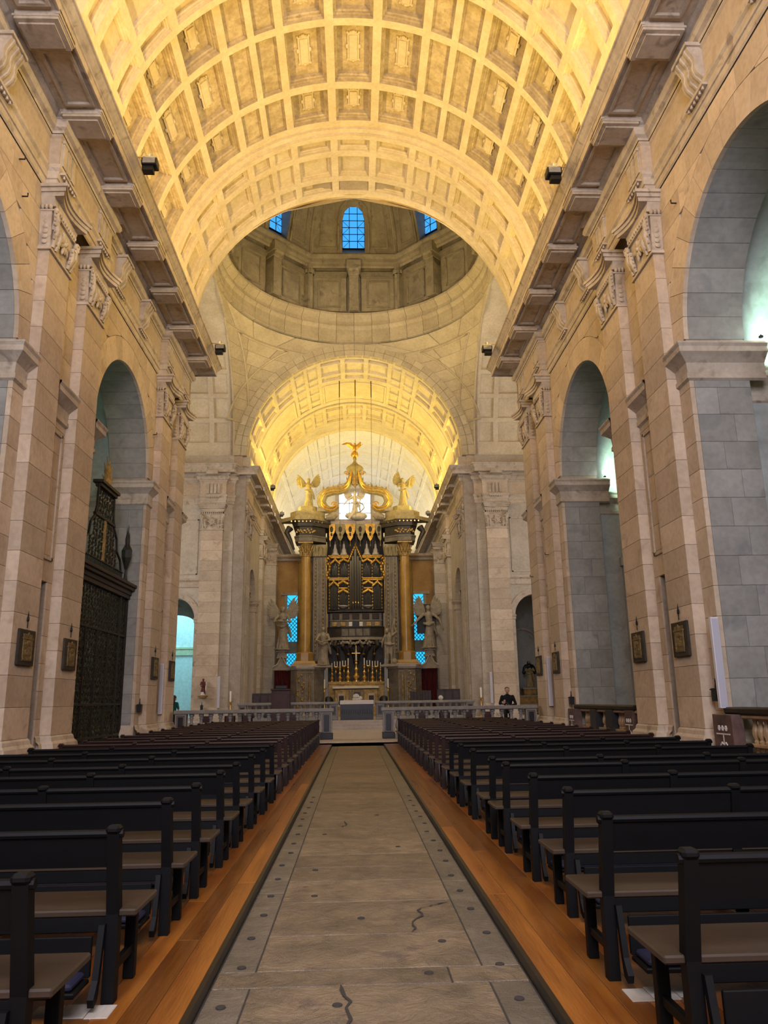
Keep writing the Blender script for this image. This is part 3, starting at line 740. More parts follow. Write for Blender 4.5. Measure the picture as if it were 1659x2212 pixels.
# pendentives, stone by stone
pd = struct('wall_crossing', MB().prism(arc(0, ZC, 7.9, 0, 180, 40)+arc(0, ZC, RB, 180, 0, 40), 'y', 31.0, 31.15), M_PEND, False)
nv = 34
for k in range(nv):
    MB().prism([(r*cos(t), ZP+r*sin(t)) for r, t in [(RC, PI*(k+.012)/nv), (RC, PI*(k+.5)/nv), (RC, PI*(k+.988)/nv), (7.12, PI*(k+.988)/nv), (7.12, PI*(k+.012)/nv)]], 'y', 45.97, 46.3).obj('voussoir', M_PEND, pd)
    MB().prism([(r*cos(t), ZP+r*sin(t)) for r, t in [(7.13, PI*(k+.012)/nv), (7.13, PI*(k+.988)/nv), (7.52, PI*(k+.988)/nv), (7.52, PI*(k+.012)/nv)]], 'y', 45.93, 46.3).obj('voussoir', M_PEND, pd)
MB().prism(arc(0, ZP, 7.95, 0, 180, 40)+arc(0, ZP, RC-.0, 180, 0, 40), 'y', 46.02, 46.28).obj('arch_core', M_MORT, pd)
for s in (-1, 1):
    pts = arc(YC, ZP, 7.95, 0, 180, 36)+arc(YC, ZP, 7.46, 180, 0, 36)
    MB(s).prism(pts, 'x', 7.5, 7.6).obj('arch_core', M_PEND, pd)
def sph(z, a, R=SR):
    r = math.sqrt(max(.01, R*R-(z-ZP)**2)); return (r*cos(a), YC+r*sin(a), z)
for q in range(4):
    far = q in (0, 1)
    if not far:
        rows = []
        for i in range(13):
            z = ZP+.02+(AC-.02)*i/12; r = math.sqrt(SR*SR-(z-ZP)**2); d = math.acos(min(1, AC/r))
            rows.append([sph(z, q*PI/2+d+(PI/2-2*d)*j/10) for j in range(11)])
        MB().grid(rows).obj('pendentive', M_PEND, pd, True)
        continue
    nz = 11
    for i in range(nz):
        z0 = ZP+.3+(AC-.3)*i/nz; z1 = ZP+.3+(AC-.3)*(i+1)/nz; zm = (z0+z1)/2
        r = math.sqrt(SR*SR-(zm-ZP)**2); 
        dd = [math.acos(min(1, AC/math.sqrt(SR*SR-(z-ZP)**2))) for z in (z0, z1)]
        nb = max(1, int((PI/2-2*dd[0])*r/1.25))
        cuts = [0]+[(k+(.0 if i % 2 else .35)+random.uniform(-.12, .12))/nb for k in range(1, nb)]+[1]
        cuts = sorted(c for c in cuts if 0 <= c <= 1)
        for k in range(len(cuts)-1):
            g0, g1 = cuts[k]+.004, cuts[k+1]-.004
            if g1-g0 < .03: continue
            rows = []
            zs = (z0+.008, z1-.008)
            for RR in (SR, ):
                for z, d in zip(zs, dd):
                    rows.append([sph(z, q*PI/2+d+(PI/2-2*d)*(g0+(g1-g0)*j/3), SR) for j in range(4)])
            m = MB().grid(rows)
            # give the stone its thickness
            outer = []
            for z, d in zip(zs, dd): outer.append([sph(z, q*PI/2+d+(PI/2-2*d)*(g0+(g1-g0)*j/3), SR+.09) for j in range(4)])
            m.grid(outer[::-1]); m.grid([rows[0], outer[0]][::-1]); m.grid([rows[1], outer[1]])
            m.add([rows[0][0], rows[1][0], outer[1][0], outer[0][0], rows[0][3], rows[1][3], outer[1][3], outer[0][3]], [(0, 1, 2, 3), (4, 7, 6, 5)])
            m.obj('pendentive_stone', M_PEND, pd)
    rows = []
    for i in range(13):
        z = ZP+.02+(AC-.02)*i/12; r = math.sqrt(SR*SR-(z-ZP)**2); d = math.acos(min(1, AC/r))
        rows.append([sph(z, q*PI/2+d*.97+(PI/2-2*d*.97)*j/10, SR+.05) for j in range(11)])
    MB().grid(rows).obj('pendentive_bed', M_MORT, pd, True)
    # raised curved-triangle frame
    path = []
    za, zb = ZP+2.2, ZP+6.75
    for i in range(15):
        z = za+(zb-za)*i/14; r = math.sqrt(SR*SR-(z-ZP)**2); d = math.acos(min(1, AC/r)); path.append(sph(z, q*PI/2+d+.10+.035*i/14, SR-.02))
    d0 = math.acos(min(1, AC/math.sqrt(SR*SR-(zb-ZP)**2)))+.135
    for i in range(1, 13): path.append(sph(zb, q*PI/2+d0+(PI/2-2*d0)*i/12, SR-.02))
    for i in range(1, 15):
        z = zb-(zb-za)*i/14; r = math.sqrt(SR*SR-(z-ZP)**2); d = math.acos(min(1, AC/r)); path.append(sph(z, q*PI/2+PI/2-d-.10-.035*(1-i/14), SR-.02))
    path.append(path[0])
    MB().tube(path, .07, 6).obj('pendentive_frame', M_PEND, pd, True)
# ring cornice, in stones
nr = 40
RP = [(7.66, 24.06), (7.56, 24.07), (7.50, 24.08), (7.38, 24.10), (7.38, 24.15), (7.46, 24.18), (7.46, 24.55), (7.43, 24.56), (7.43, 24.95), (7.36, 25.0), (7.28, 25.14), (7.28, 25.2), (7.40, 25.22), (7.40, 25.52), (7.30, 25.6), (7.16, 25.74), (7.05, 25.84), (7.05, 25.98), (8.2, 26.0)]
def ring_sector(a0, a1, prof, n=3):
    return MB().grid([[(r*cos(a0+(a1-a0)*i/n), r*sin(a0+(a1-a0)*i/n), z) for r, z in prof] for i in range(n+1)])
rc = struct('trim_5', MB().lathe([(8.6, 24.1), (7.70, 24.1), (7.70, 26.0), (8.6, 26.0)], (0, YC, 0), 64, cap=False), M_MORT)
me = ring_sector(.0012, 2*PI/nr-.0012, RP).mesh('ring_stone', M_PEND, True)
for k in range(nr): ob('ring_stone', me, rc, (0, YC, 0), (0, 0, 2*PI*k/nr))

# ================================================================== DRUM AND OCTAGONAL CAP
IN = 7.45; T8 = math.tan(PI/8)
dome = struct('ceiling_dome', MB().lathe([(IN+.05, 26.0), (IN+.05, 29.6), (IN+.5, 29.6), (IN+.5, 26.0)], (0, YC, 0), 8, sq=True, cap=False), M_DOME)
side_parts = []
h = IN*T8
pan = MB()
for sg in (-1, 1):
    c = sg*h*.52; w = h*.36
    pan.box(c-w, c+w, IN-.16, IN+.05, 26.25, 29.0)
side_parts.append(('drum_panel', pan))
pf = MB()
for sg in (-1, 1):
    c = sg*h*.52; w = h*.24
    for (x0, x1, z0, z1) in ((c-w, c+w, 26.5, 26.6), (c-w, c+w, 28.35, 28.45), (c-w, c-w+.1, 26.5, 28.45), (c+w-.1, c+w, 26.5, 28.45)): pf.box(x0, x1, IN-.22, IN-.1, z0, z1)
    pf.box(c-h*.38, c+h*.38, IN-.26, IN, 28.75, 29.05).box(c-h*.36, c+h*.36, IN-.2, IN, 28.62, 28.76)
side_parts.append(('panel_moulding', pf))
br = MB().box(-.30, .30, IN-.75, IN, 26.05, 28.6).box(-.36, .36, IN-.9, IN, 28.6, 28.9).box(-.46, .46, IN-1.0, IN, 28.9, 29.5).box(-.34, .34, IN-.62, IN, 26.05, 26.7)
br.prism([(IN-.5, 28.2), (IN-.98, 28.9), (IN, 28.9), (IN, 28.2)], 'x', -.3, .3)
side_parts.append(('drum_bracket', br))
cp = MB()
for sg in (-1, 1):
    x = sg*(h-.22); cp.box(x-.2, x+.2, IN-.62, IN+.1, 26.0, 29.5); cp.box(x-.27, x+.27, IN-.72, IN+.1, 28.7, 28.95)
side_parts.append(('corner_pier', cp))
LED = [(0, 29.2), (.10, 29.3), (.10, 29.42), (.28, 29.5), (.28, 29.72), (.36, 29.8), (.42, 29.92), (.42, 30.0), (-.3, 30.02)]
a0, z0d, rise = 6.75, 29.95, 6.4
def capr(t): return a0*cos(t), z0d+rise*sin(t)
R1 = 7.0
# one octagon face (looking along +y), repeated by rotation
face = MB(); ww = .74; NT = 12; tmax = rad(72)
zw0, zw1 = 30.18, 33.05
def t_of(z): return math.asin((z-z0d)/rise)
def fp(u, t):
    r, z = capr(t); return (u, r, z)
t0w = t_of(zw0)
def ztop(u): return zw1-.85+.85*math.sqrt(max(0, 1-(u/ww)**2))**.8
def strip_cols(u0f, u1f, ta, tb, n=10):
    rows = []
    for i in range(n+1):
        t = ta+(tb-ta)*i/n; r, z = capr(t); hw = r*T8
        rows.append([(u0f(hw), r, z), (u1f(hw), r, z)])
    face.grid([[q[1], q[0]] for q in rows])
strip_cols(lambda hw: -hw, lambda hw: max(-hw, -ww), 0, tmax, 14); strip_cols(lambda hw: min(hw, ww), lambda hw: hw, 0, tmax, 14)
strip_cols(lambda hw: -ww, lambda hw: ww, 0, t0w, 2)
uu = [-ww+2*ww*i/8 for i in range(9)]
for i in range(8):
    ua, ub = uu[i], uu[i+1]; rows = []
    for k in range(9):
        def pt(u):
            ts = t_of(ztop(u)); t = ts+(tmax-ts)*k/8; r, z = capr(t); hw = r*T8; return (max(-hw, min(hw, u)), r, z)
        rows.append([pt(ub), pt(ua)])
    face.grid(rows)
# window reveal going outwards
ring_in = [(-ww, zw0)]+[(u, ztop(u)) for u in uu]+[(ww, zw0)]
inn = [fp(u, t_of(z)) for u, z in ring_in]; out_y = a0+.62
outp = [(u, max(out_y, p[1]+.05), z+.62+(z-zw0)/(zw1-zw0)*.42) for i, ((u, z), p) in enumerate(zip(ring_in, inn))]
rev = MB()
n = len(inn)
rev.add(inn+outp, [(i, (i+1) % n, (i+1) % n+n, i+n) for i in range(n)])
frame = []
for sg in (-1, 1):
    frame.append([fp(sg*ww*1.35, t_of(30.15)), fp(sg*ww*1.35, t_of(32.1)), fp(sg*ww*1.1, t_of(33.0)), fp(sg*ww*.4, t_of(33.45)), fp(0, t_of(33.5))])
rib = MB()
for sg in (-1, 1):
    path = [(sg*(capr(t)[0]*T8-.06), capr(t)[0]-.02, capr(t)[1]) for t in [tmax*i/12 for i in range(13)]]
    rib.tube(path, .10, 6)
    path = [(sg*(capr(t)[0]*T8-.55), capr(t)[0]-.02, capr(t)[1]) for t in [.09+tmax*.8*i/12 for i in range(11)]]; rib.tube(path, .045, 5)
    rib.tube([path[0], (sg*1.15, path[0][1], path[0][2])], .045, 5); rib.tube([(sg*1.15, path[0][1], path[0][2])]+[(sg*1.15, capr(t)[0]-.02, capr(t)[1]) for t in [.09+.5*i/6 for i in range(7)]], .04, 5)
scr = MB()
for sg in (-1, 1):
    scr.tube([(p[0], p[1]-.03, p[2]) for p in frame[0 if sg < 0 else 1]], .07, 6)
    for k in range(3): scr.ell((sg*(.25+.22*k), capr(t_of(33.35-.22*k))[0]-.08, 33.45-.2*k), (.16, .08, .13), n=7, m=4)
scr.ell((0, capr(t_of(33.6))[0]-.1, 33.65), (.16, .1, .2), n=7, m=4)
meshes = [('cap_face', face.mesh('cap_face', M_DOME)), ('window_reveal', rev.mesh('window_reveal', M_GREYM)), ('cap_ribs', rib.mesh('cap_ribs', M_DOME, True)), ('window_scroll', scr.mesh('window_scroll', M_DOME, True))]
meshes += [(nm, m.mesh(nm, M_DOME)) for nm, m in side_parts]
lm = MB()
lm.add([(sg*(R1-o)*T8, R1-o, z) for sg in (-1, 1) for o, z in LED], [(j, j+1, j+1+len(LED), j+len(LED)) for j in range(len(LED)-1)])
meshes.append(('octagon_ledge', lm.mesh('octagon_ledge', M_DOME)))
for k in range(8):
    for nm, me in meshes: ob(nm, me, dome, (0, YC, 0), (0, 0, k*PI/4))
MB().lathe([(2.6, 36.0), (2.4, 37.5), (.1, 37.6)], (0, YC, 0), 8, sq=True, cap=False).obj('lantern', M_DOME, dome)
MB().lathe([(9.2, 26), (9.2, 35.5), (5, 39), (.1, 40)], (0, YC, 0), 16, cap=False).obj('roof_skin', M_MORT, dome)
# glazed windows of the cap
py = out_y-.06; gx = [-ww, -.27, .27, ww]; gz = [zw0+.66, 31.38, 31.90, 32.42, 32.94, 33.46, 34.1]
def win_clip(u): return ztop(u)+1.0
pane_meshes = []
for i in range(3):
    for j in range(6):
        x0, x1, z0, z1 = gx[i]+.02, gx[i+1]-.02, gz[j]+.02, gz[j+1]-.02
        tl, tr_ = min(z1, win_clip(x0)), min(z1, win_clip(x1))
        if max(tl, tr_) <= z0+.05: continue
        pane_meshes.append(MB().prism([(x0, z0), (x1, z0), (x1, max(tr_, z0+.02)), (x0, max(tl, z0+.02))], 'y', py, py+.02).mesh('pane', G_BLUE))
bars = MB()
for x in gx[1:3]: bars.box(x-.02, x+.02, py-.03, py+.03, gz[0], win_clip(x))
for z in gz[:-1]: bars.box(-ww, ww, py-.03, py+.03, z-.018, z+.018)
for (xa, xb_) in ((gx[0], gx[1]), (gx[3], gx[2])):
    for (za, zb) in ((gz[0], gz[1]), (gz[2], gz[1]), (gz[2], gz[3]), (gz[4], gz[3])): bars.tube([(xa, py, za), (xb_, py, zb)], .014, 4)
bm = bars.mesh('glazing_bars', M_BLACK)
for k in range(8):
    wn = ob('window_%d' % (k+1), None, None, (0, YC, 0), (0, 0, k*PI/4), kind='structure')
    for me in pane_meshes: ob('pane', me, wn)
    ob('glazing_bars', bm, wn)
    MB().box(-ww-.2, ww+.2, py+.03, py+.3, zw0+.3, zw1+1.3).obj('outer_blind', M_BLACK, wn)
# ================================================================== CHANCEL
for s in (-1, 1):
    side = 'left' if s < 0 else 'right'
    w = MB(s); ya, yb, za = 50.0, 53.7, 8.4; yc, ra = (ya+yb)/2, (yb-ya)/2
    w.box(6.97, 7.6, 46.9, ya, .1, 17.2).box(6.97, 7.6, yb, 76.4, .1, 17.2)
    w.prism([(yb, za), (yb, 17.2), (ya, 17.2), (ya, za)]+arc(yc, za, ra, 180, 0, 16)[1:-1], 'x', 6.97, 7.6)
    w.box(7.9, 8.1, ya-.5, yb+.5, .1, 11)
    cw = struct('wall_chancel_'+side, w, M_PIER)
    MB(s).sweep([(o*.7, z-.65) for o, z in IMP], [(7.6, yb), (6.95, yb), (6.95, yb+.5)]).obj('impost', M_TRIM, cw)
    MB(s).sweep([(o*.7, z-.65) for o, z in IMP], [(6.95, ya-.5), (6.95, ya), (7.6, ya)]).obj('impost', M_TRIM, cw)
    for (a, b) in ((47.6, 48.9), (55.4, 56.5), (60.4, 61.5)):
        p = ob('pilaster', None, cw)
        for k in range(14): blk(p, 6.72, 7.0, a, b, .95+k*.765, .95+(k+1)*.765, M_PIER, s)
        capital(cw, (s*6.72, (a+b)/2, 11.66), 0 if s > 0 else PI)
        MB(s).sweep([(o, z+.35) for o, z in BASE], [(6.97, a), (6.72, a), (6.72, b), (6.97, b)]).obj('pilaster_base', M_TRIM, cw)
    # pier that flanks the canopy
    p = ob('pilaster', None, cw)
    for k in range(14): blk(p, 6.02, 6.97, 58.2, 59.3, .95+k*.765, .95+(k+1)*.765, M_PIER, s)
    capital(cw, (s*6.5, 58.2, 11.66), PI/2).scale = (1, .75, 1)
    # small bronze wall brackets
    # deep side windows of the retrochoir
    wi = ob('window_%d' % (11 if s < 0 else 12), MB(s).box(6.93, 6.96, 66.0, 68.6, 2.5, 10.4).mesh('window', G_PALE), kind='structure')
apse_y = 76.0
wb = MB(); WX, WZ0, WZ1 = 1.62, 16.9, 22.15
wb.box(-8, -WX, apse_y, apse_y+.4, 0, 24).box(WX, 8, apse_y, apse_y+.4, 0, 24).box(-WX, WX, apse_y, apse_y+.4, 0, WZ0).box(-WX, WX, apse_y, apse_y+.4, WZ1, 24)
apse = struct('wall_apse', wb, M_PLAS)
wn = ob('window_9', None, None, kind='structure')
for i in range(3):
    for j in range(5):
        x0 = -WX+2*WX*i/3; z0 = WZ0+(WZ1-WZ0)*j/5
        MB().box(x0+.04, x0+2*WX/3-.04, apse_y+.28, apse_y+.3, z0+.03, z0+(WZ1-WZ0)/5-.03).obj('pane', G_WHT, wn)
fr = MB()
for i in range(4): fr.box(-WX+2*WX*i/3-.04, -WX+2*WX*i/3+.04, apse_y+.22, apse_y+.32, WZ0, WZ1)
for j in range(6): fr.box(-WX, WX, apse_y+.22, apse_y+.32, WZ0+(WZ1-WZ0)*j/5-.03, WZ0+(WZ1-WZ0)*j/5+.03)
fr.obj('window_frame', M_GREYM, wn)
MB().box(-WX-.35, -WX, apse_y-.15, apse_y+.1, WZ0-.3, WZ1+.3).box(WX, WX+.35, apse_y-.15, apse_y+.1, WZ0-.3, WZ1+.3).box(-WX-.5, WX+.5, apse_y-.2, apse_y+.1, WZ1, WZ1+.4).obj('window_surround', M_STEP, apse)
# screen wall behind the canopy sides with pedimented, latticed windows
for s in (-1, 1):
    YS = 64.0; sw = MB(s)
    x0, x1 = 4.75, 5.65
    sw.box(2.6, x0, YS, YS+.3, .5, 13.3).box(x1, 7, YS, YS+.3, .5, 13.3).box(x0, x1, YS, YS+.3, 10.2, 13.3).box(x0, x1, YS, YS+.3, .5, 2.2)
    so = struct('wall_screen_'+('left' if s < 0 else 'right'), sw, noisy('ochre_plaster', (.55, .34, .14), (.42, .24, .09), .8, .8, 8, .1, .02) if s < 0 else bpy.data.materials['ochre_plaster'])
    MB(s).box(x0-.22, x0, YS-.1, YS, 2.2, 10.2).box(x1, x1+.22, YS-.1, YS, 2.2, 10.2).box(x0-.5, x1+.5, YS-.2, YS, 10.1, 10.32).obj('window_surround', M_TRIM, so)
    MB(s).sweep([(0, 12.9), (.2, 13.0), (.2, 13.15), (.4, 13.3), (.4, 13.5), (0, 13.5)], [(7.0, YS), (3.4, YS)]).obj('screen_cornice', M_TRIM, so)
    wn = ob('window_%d' % (13 if s < 0 else 14), None, None, kind='structure')
    # lattice of diamond panes
    MB(s).box(x0, x1, YS+.1, YS+.12, 2.2, 10.2).obj('pane', G_CYAN, wn)
    lt = MB(s); st = .32
    k = -12
    while k < 40:
        for dirn in (1, -1):
            zs = 2.2+k*st; za, zb = zs, zs+dirn*(x1-x0)*1.15
            pa, pb = Vector((x0, YS+.08, za)), Vector((x1, YS+.08, zb))
            if 2.2 <= za <= 10.2 and 2.2 <= zb <= 10.2: lt.tube([pa, pb], .022, 4)
        k += 1
    lt.obj('lattice', M_BLACK, wn)
    MB(s).box(x0, x1, YS-.05, YS+.2, 5.35, 6.3).obj('transom', M_GREYM, wn)

# chancel and apse vaults
c1 = [(46.5, 47.0, 0), (47.17, 48.64, 0), (48.9, 49.6, 0)]
c2 = [(54.0, 54.6, 0), (54.8, 56.2, 0), (56.4, 57.0, 0)]
mid = [(50.1, 51.0, 0), (51.25, 52.4, 0), (52.65, 53.4, 0)]
nar = lambda c: 20 < abs(c) < 37
cm = MB()
def addv(q): cm.add(q.v, q.f)
addv(vault_bay(None, RC, ZP, 46.28, 49.85, c1, None, None, 0, 0))
addv(vault_bay(None, RC, ZP, 49.85, 53.7, mid, None, None, 0, 0, nar))
RC2 = 6.52
addv(vault_bay(None, RC2, ZP, 53.7, 57.3, c2, None, None, 0, 0))
addv(barrel(None, RC2, ZP, [57.3, 59.3], set(), None))
A = [rad(-90+180*i/60) for i in range(61)]
cm.grid([[(RC2*sin(t), 53.7, ZP+RC2*cos(t)) for t in A], [(RC*sin(t), 53.7, ZP+RC*cos(t)) for t in A]])
RC3 = 6.66
cm.grid([[(RC3*sin(t), 59.3, ZP+RC3*cos(t)) for t in A], [(RC2*sin(t), 59.3, ZP+RC2*cos(t)) for t in A]])
for s in (-1, 1): cm.box(s*RC2, s*(RC2+.5), 46.3, 59.3, 15.5, ZP)
cv = struct('ceiling_chancel', cm, M_VAULT, True)
place_coffers(cv, RC, ZP, c1, M_VAULT, .18, .09); place_coffers(cv, RC, ZP, mid, M_VAULT, .12, .09, which=nar); place_coffers(cv, RC2, ZP, c2, M_VAULT, .16, .09)
# large plain crown panel frame and side lunettes
pl = MB()
for (t0, t1) in ((-19.5, 19.5), (38.5, 74), (-74, -38.5)):
    n = 16; T = [rad(t0+(t1-t0)*i/n) for i in range(n+1)]
    for (y, dy) in ((50.2, .1), (53.35, -.1)):
        pl.grid([[((RC-d)*sin(t), y+e, ZP+(RC-d)*cos(t)) for t in T] for d, e in ((0, 0), (.06, 0), (.06, dy), (0, dy))])
    for t in (t0, t1):
        tt = rad(t); d = rad(.9 if t == t0 else -.9)
        pl.grid([[((RC-dd)*sin(tt+aa), y, ZP+(RC-dd)*cos(tt+aa)) for y in (50.2, 53.35)] for dd, aa in ((0, 0), (.06, 0), (.06, d), (0, d))])
pl.obj('panel_moulding', M_VAULT, cv)
ml = MB()
for y, r in ((53.62, RC), (59.28, RC2)):
    ml.grid([[((r-d)*sin(t), y-e, ZP+(r-d)*cos(t)) for t in A] for d, e in ((0, .28), (.07, .24), (.07, .16), (.13, .12), (.13, 0))])
ml.obj('arch_moulding', M_VAULT, cv, True)
am = MB(); wide = [(-19, 19), (21.5, 28), (30, 36), (38.5, 60), (62.5, 86)]
allw = sorted(wide+[(-b, -a) for a, b in wide[1:]]); arow = [(59.8, 62.6), (63.0, 65.8), (66.4, 69.2), (69.6, 72.4), (73.0, 75.4)]
tb = [-90]+[t for w_ in allw for t in w_]+[90]; ybk = [59.3]+[t for r in arow for t in r]+[76.1]
for j in range(len(ybk)-1):
    for i in range(len(tb)-1):
        if i % 2 and j % 2: continue
        n = max(1, int((tb[i+1]-tb[i])/3)); pts = [rad(tb[i]+(tb[i+1]-tb[i])*q/n) for q in range(n+1)]
        am.grid([[(RC3*sin(t), ybk[j], ZP+RC3*cos(t)) for t in pts], [(RC3*sin(t), ybk[j+1], ZP+RC3*cos(t)) for t in pts]])
for s in (-1, 1): am.box(s*RC3, s*(RC3+.4), 59.3, 76.2, 15.5, ZP)
av = struct('ceiling_apse', am, M_PLAS, True)
for (y0, y1) in arow:
    for (a, b) in allw:
        key = ('ap', round(b-a, 2), round(y1-y0, 2))
        if key not in CACHE: CACHE[key] = coffer_mesh(RC3, b-a, y1-y0, .10, M_PLAS, 2)
        ob('coffer', CACHE[key], av, (0, (y0+y1)/2, ZP), (0, rad((a+b)/2), 0))
A2 = [rad(-100+200*i/20) for i in range(21)]
MB().grid([[(7.6*sin(t), 46.2, ZP+7.6*cos(t)) for t in A2], [(7.6*sin(t), 76.5, ZP+7.6*cos(t)) for t in A2]]).obj('roof_skin', M_MORT, av)

# ================================================================== ROOMS SEEN THROUGH THE TRANSEPT DOORWAYS
rm = MB()
rm.box(-17.2, -17.0, 46.9, 56, 0, 9).box(-9.2, -9.0, 46.9, 56, 0, 9).box(-17.2, -9.0, 56, 56.2, 0, 9).box(-17.2, -9.0, 46.9, 56.2, 9, 9.2)
room = struct('wall_corridor', rm, M_PLAS)
MB().box(-17, -9.2, 55.88, 56, 4.85, 5.28).box(-17, -9.2, 55.82, 56, 5.28, 5.4).obj('dado_band', noisy('pale_green_band', (.62, .56, .36), (.55, .5, .32), .7, 2, 8, .05, .02), room)
lp = MB(); xm = -11.4
lp.prism([(-17, 6.0), (-17, 9), (-9.2, 9), (-9.2, 6.0)]+[(xm+1.32*math.sin(rad(90-180*i/12)), 6.25+.75*math.cos(rad(90-180*i/12))) for i in range(13)], 'y', 49.5, 49.8)
lp.obj('inner_lintel', M_CHAP, room)
light('AREA', 'corridor_daylight', (-13, 53.5, 8.7), 480, CYAN, 6, 4, aim=(-13, 54.5, 0))
rr = MB()
rr.box(12.4, 12.6, 46.9, 51, 0, 9).box(9.0, 9.2, 46.9, 51, 0, 9).box(9.0, 12.6, 51, 51.2, 0, 9).box(9.0, 12.6, 46.9, 51.2, 9, 9.2)
rroom = struct('wall_side_chapel', rr, M_CHAP)
pts = arc(10.9, 4.9, 1.15, 0, 180, 14); rn = MB().prism(pts+arc(10.9, 4.9, 1.0, 180, 0, 14), 'y', 50.8, 51).box(9.75, 9.9, 50.8, 51, .6, 4.9).box(11.9, 12.05, 50.8, 51, .6, 4.9)
rn.obj('altar_niche_frame', M_TRIM, rroom)
# ================================================================== PEWS
ORD = ['first', 'second', 'third', 'fourth', 'fifth', 'sixth', 'seventh', 'eighth', 'ninth', 'tenth', 'eleventh', 'twelfth', 'thirteenth', 'fourteenth', 'fifteenth', 'sixteenth', 'seventeenth', 'eighteenth', 'nineteenth', 'twentieth', 'twenty-first', 'twenty-second']
def make_pew(s, wood, L=3.72):
    """local frame: x from the aisle end outwards, y towards the altar, z above the deck"""
    root = thing('pew', '', 'pew')
    px = [.05+i*(L-.1)/3 for i in range(4)]
    lean = -.085
    for x in px:
        m = MB(s)
        m.add([(x-.032, 0-.035, 0), (x+.032, -.035, 0), (x+.032, .035, 0), (x-.032, .035, 0), (x-.032, -.035, .42), (x+.032, -.035, .42), (x+.032, .035, .42), (x-.032, .035, .42),
               (x-.032, lean-.03, .84), (x+.032, lean-.03, .84), (x+.032, lean+.03, .84), (x-.032, lean+.03, .84)],
              [(3, 2, 1, 0)]+[(i+a, i+b, i+b+4, i+a+4) for i in (0, 4) for a, b in ((0, 1), (1, 2), (2, 3), (3, 0))]+[(8, 9, 10, 11)])
        m.obj('rear_post', wood, root)
        m = MB(s).cbox(x-.038, x+.038, lean-.042, lean+.036, .825, .868, .016); m.obj('post_cap', wood, root)
        m = MB(s).cbox(x-.03, x+.03, .335, .395, 0, .405, .005); m.obj('front_leg', wood, root)
        m = MB(s).cbox(x-.018, x+.018, .03, .34, .13, .175, .004); m.obj('stretcher', wood, root)
    a = MB(s)
    def slat(z0, z1, t):
        y0, y1 = lean*(z0-.42)/.42, lean*(z1-.42)/.42
        a.add([(.02, y0-t, z0), (L-.02, y0-t, z0), (L-.02, y0+t, z0), (.02, y0+t, z0), (.02, y1-t, z1), (L-.02, y1-t, z1), (L-.02, y1+t, z1), (.02, y1+t, z1)],
              [(3, 2, 1, 0), (4, 5, 6, 7), (0, 1, 5, 4), (1, 2, 6, 5), (2, 3, 7, 6), (3, 0, 4, 7)])
    slat(.655, .815, .013); a.obj('backrest', wood, root)
    MB(s).tube([(.0, lean-.004, .826), (L, lean-.004, .826)], .021, 8).obj('top_rail', wood, root, True)
    MB(s).cbox(-.07, L+.03, -.02, .43, .405, .44, .008).obj('seat', M_SEAT, root)
    MB(s).cbox(.02, L-.02, .34, .36, .33, .405, .004).cbox(.02, L-.02, -.012, .012, .33, .405, .004).obj('apron', wood, root)
    k = MB(s).cbox(.12, L-.12, -.34, -.12, .125, .15, .006).obj('kneeler', wood, root)
    MB(s).cbox(.14, L-.14, -.33, -.13, .15, .185, .014).obj('pad', M_KNEE, k)
    for x in (.09, L/2, L-.09):
        m = MB(s).prism([(-.07, .38), (-.04, .38), (-.085, .16), (-.12, .05), (-.17, .03), (-.185, .07), (-.13, .14)], 'x', x-.016, x+.016); m.obj('kneeler_arm', wood, root)
    MB(s).cbox(.12, L-.12, -.125, -.10, .15, .34, .004).obj('kneeler_board', wood, root)
    return root
LY = [3.26, 4.42, 5.60, 6.58, 7.72, 8.72, 9.95, 11.15, 12.35, 13.58]
RY = [3.43, 4.53, 5.76, 6.86, 8.08, 8.88, 10.30, 11.50, 12.62, 13.75]
for s, ys_, inner in ((-1, LY, -1.31), (1, RY, 1.38)):
    ys_ = ys_+[ys_[-1]+1.165*(i+1) for i in range(12)]
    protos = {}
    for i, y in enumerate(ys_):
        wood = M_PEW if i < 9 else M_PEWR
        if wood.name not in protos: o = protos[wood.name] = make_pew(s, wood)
        else: o = copy_tree(protos[wood.name])
        ix = inner if not (s > 0 and i < 2) else 1.26
        o.location = (ix, y+.085, .06)
        tone = 'near-black' if i < 9 else 'red-brown'
        o['label'] = '%s wooden pew on the %s side of the aisle, %s row from the rear' % (tone, 'iron-screen' if s < 0 else 'chapel-balustrade', ORD[i])
        o['group'] = 'rows of wooden pews'

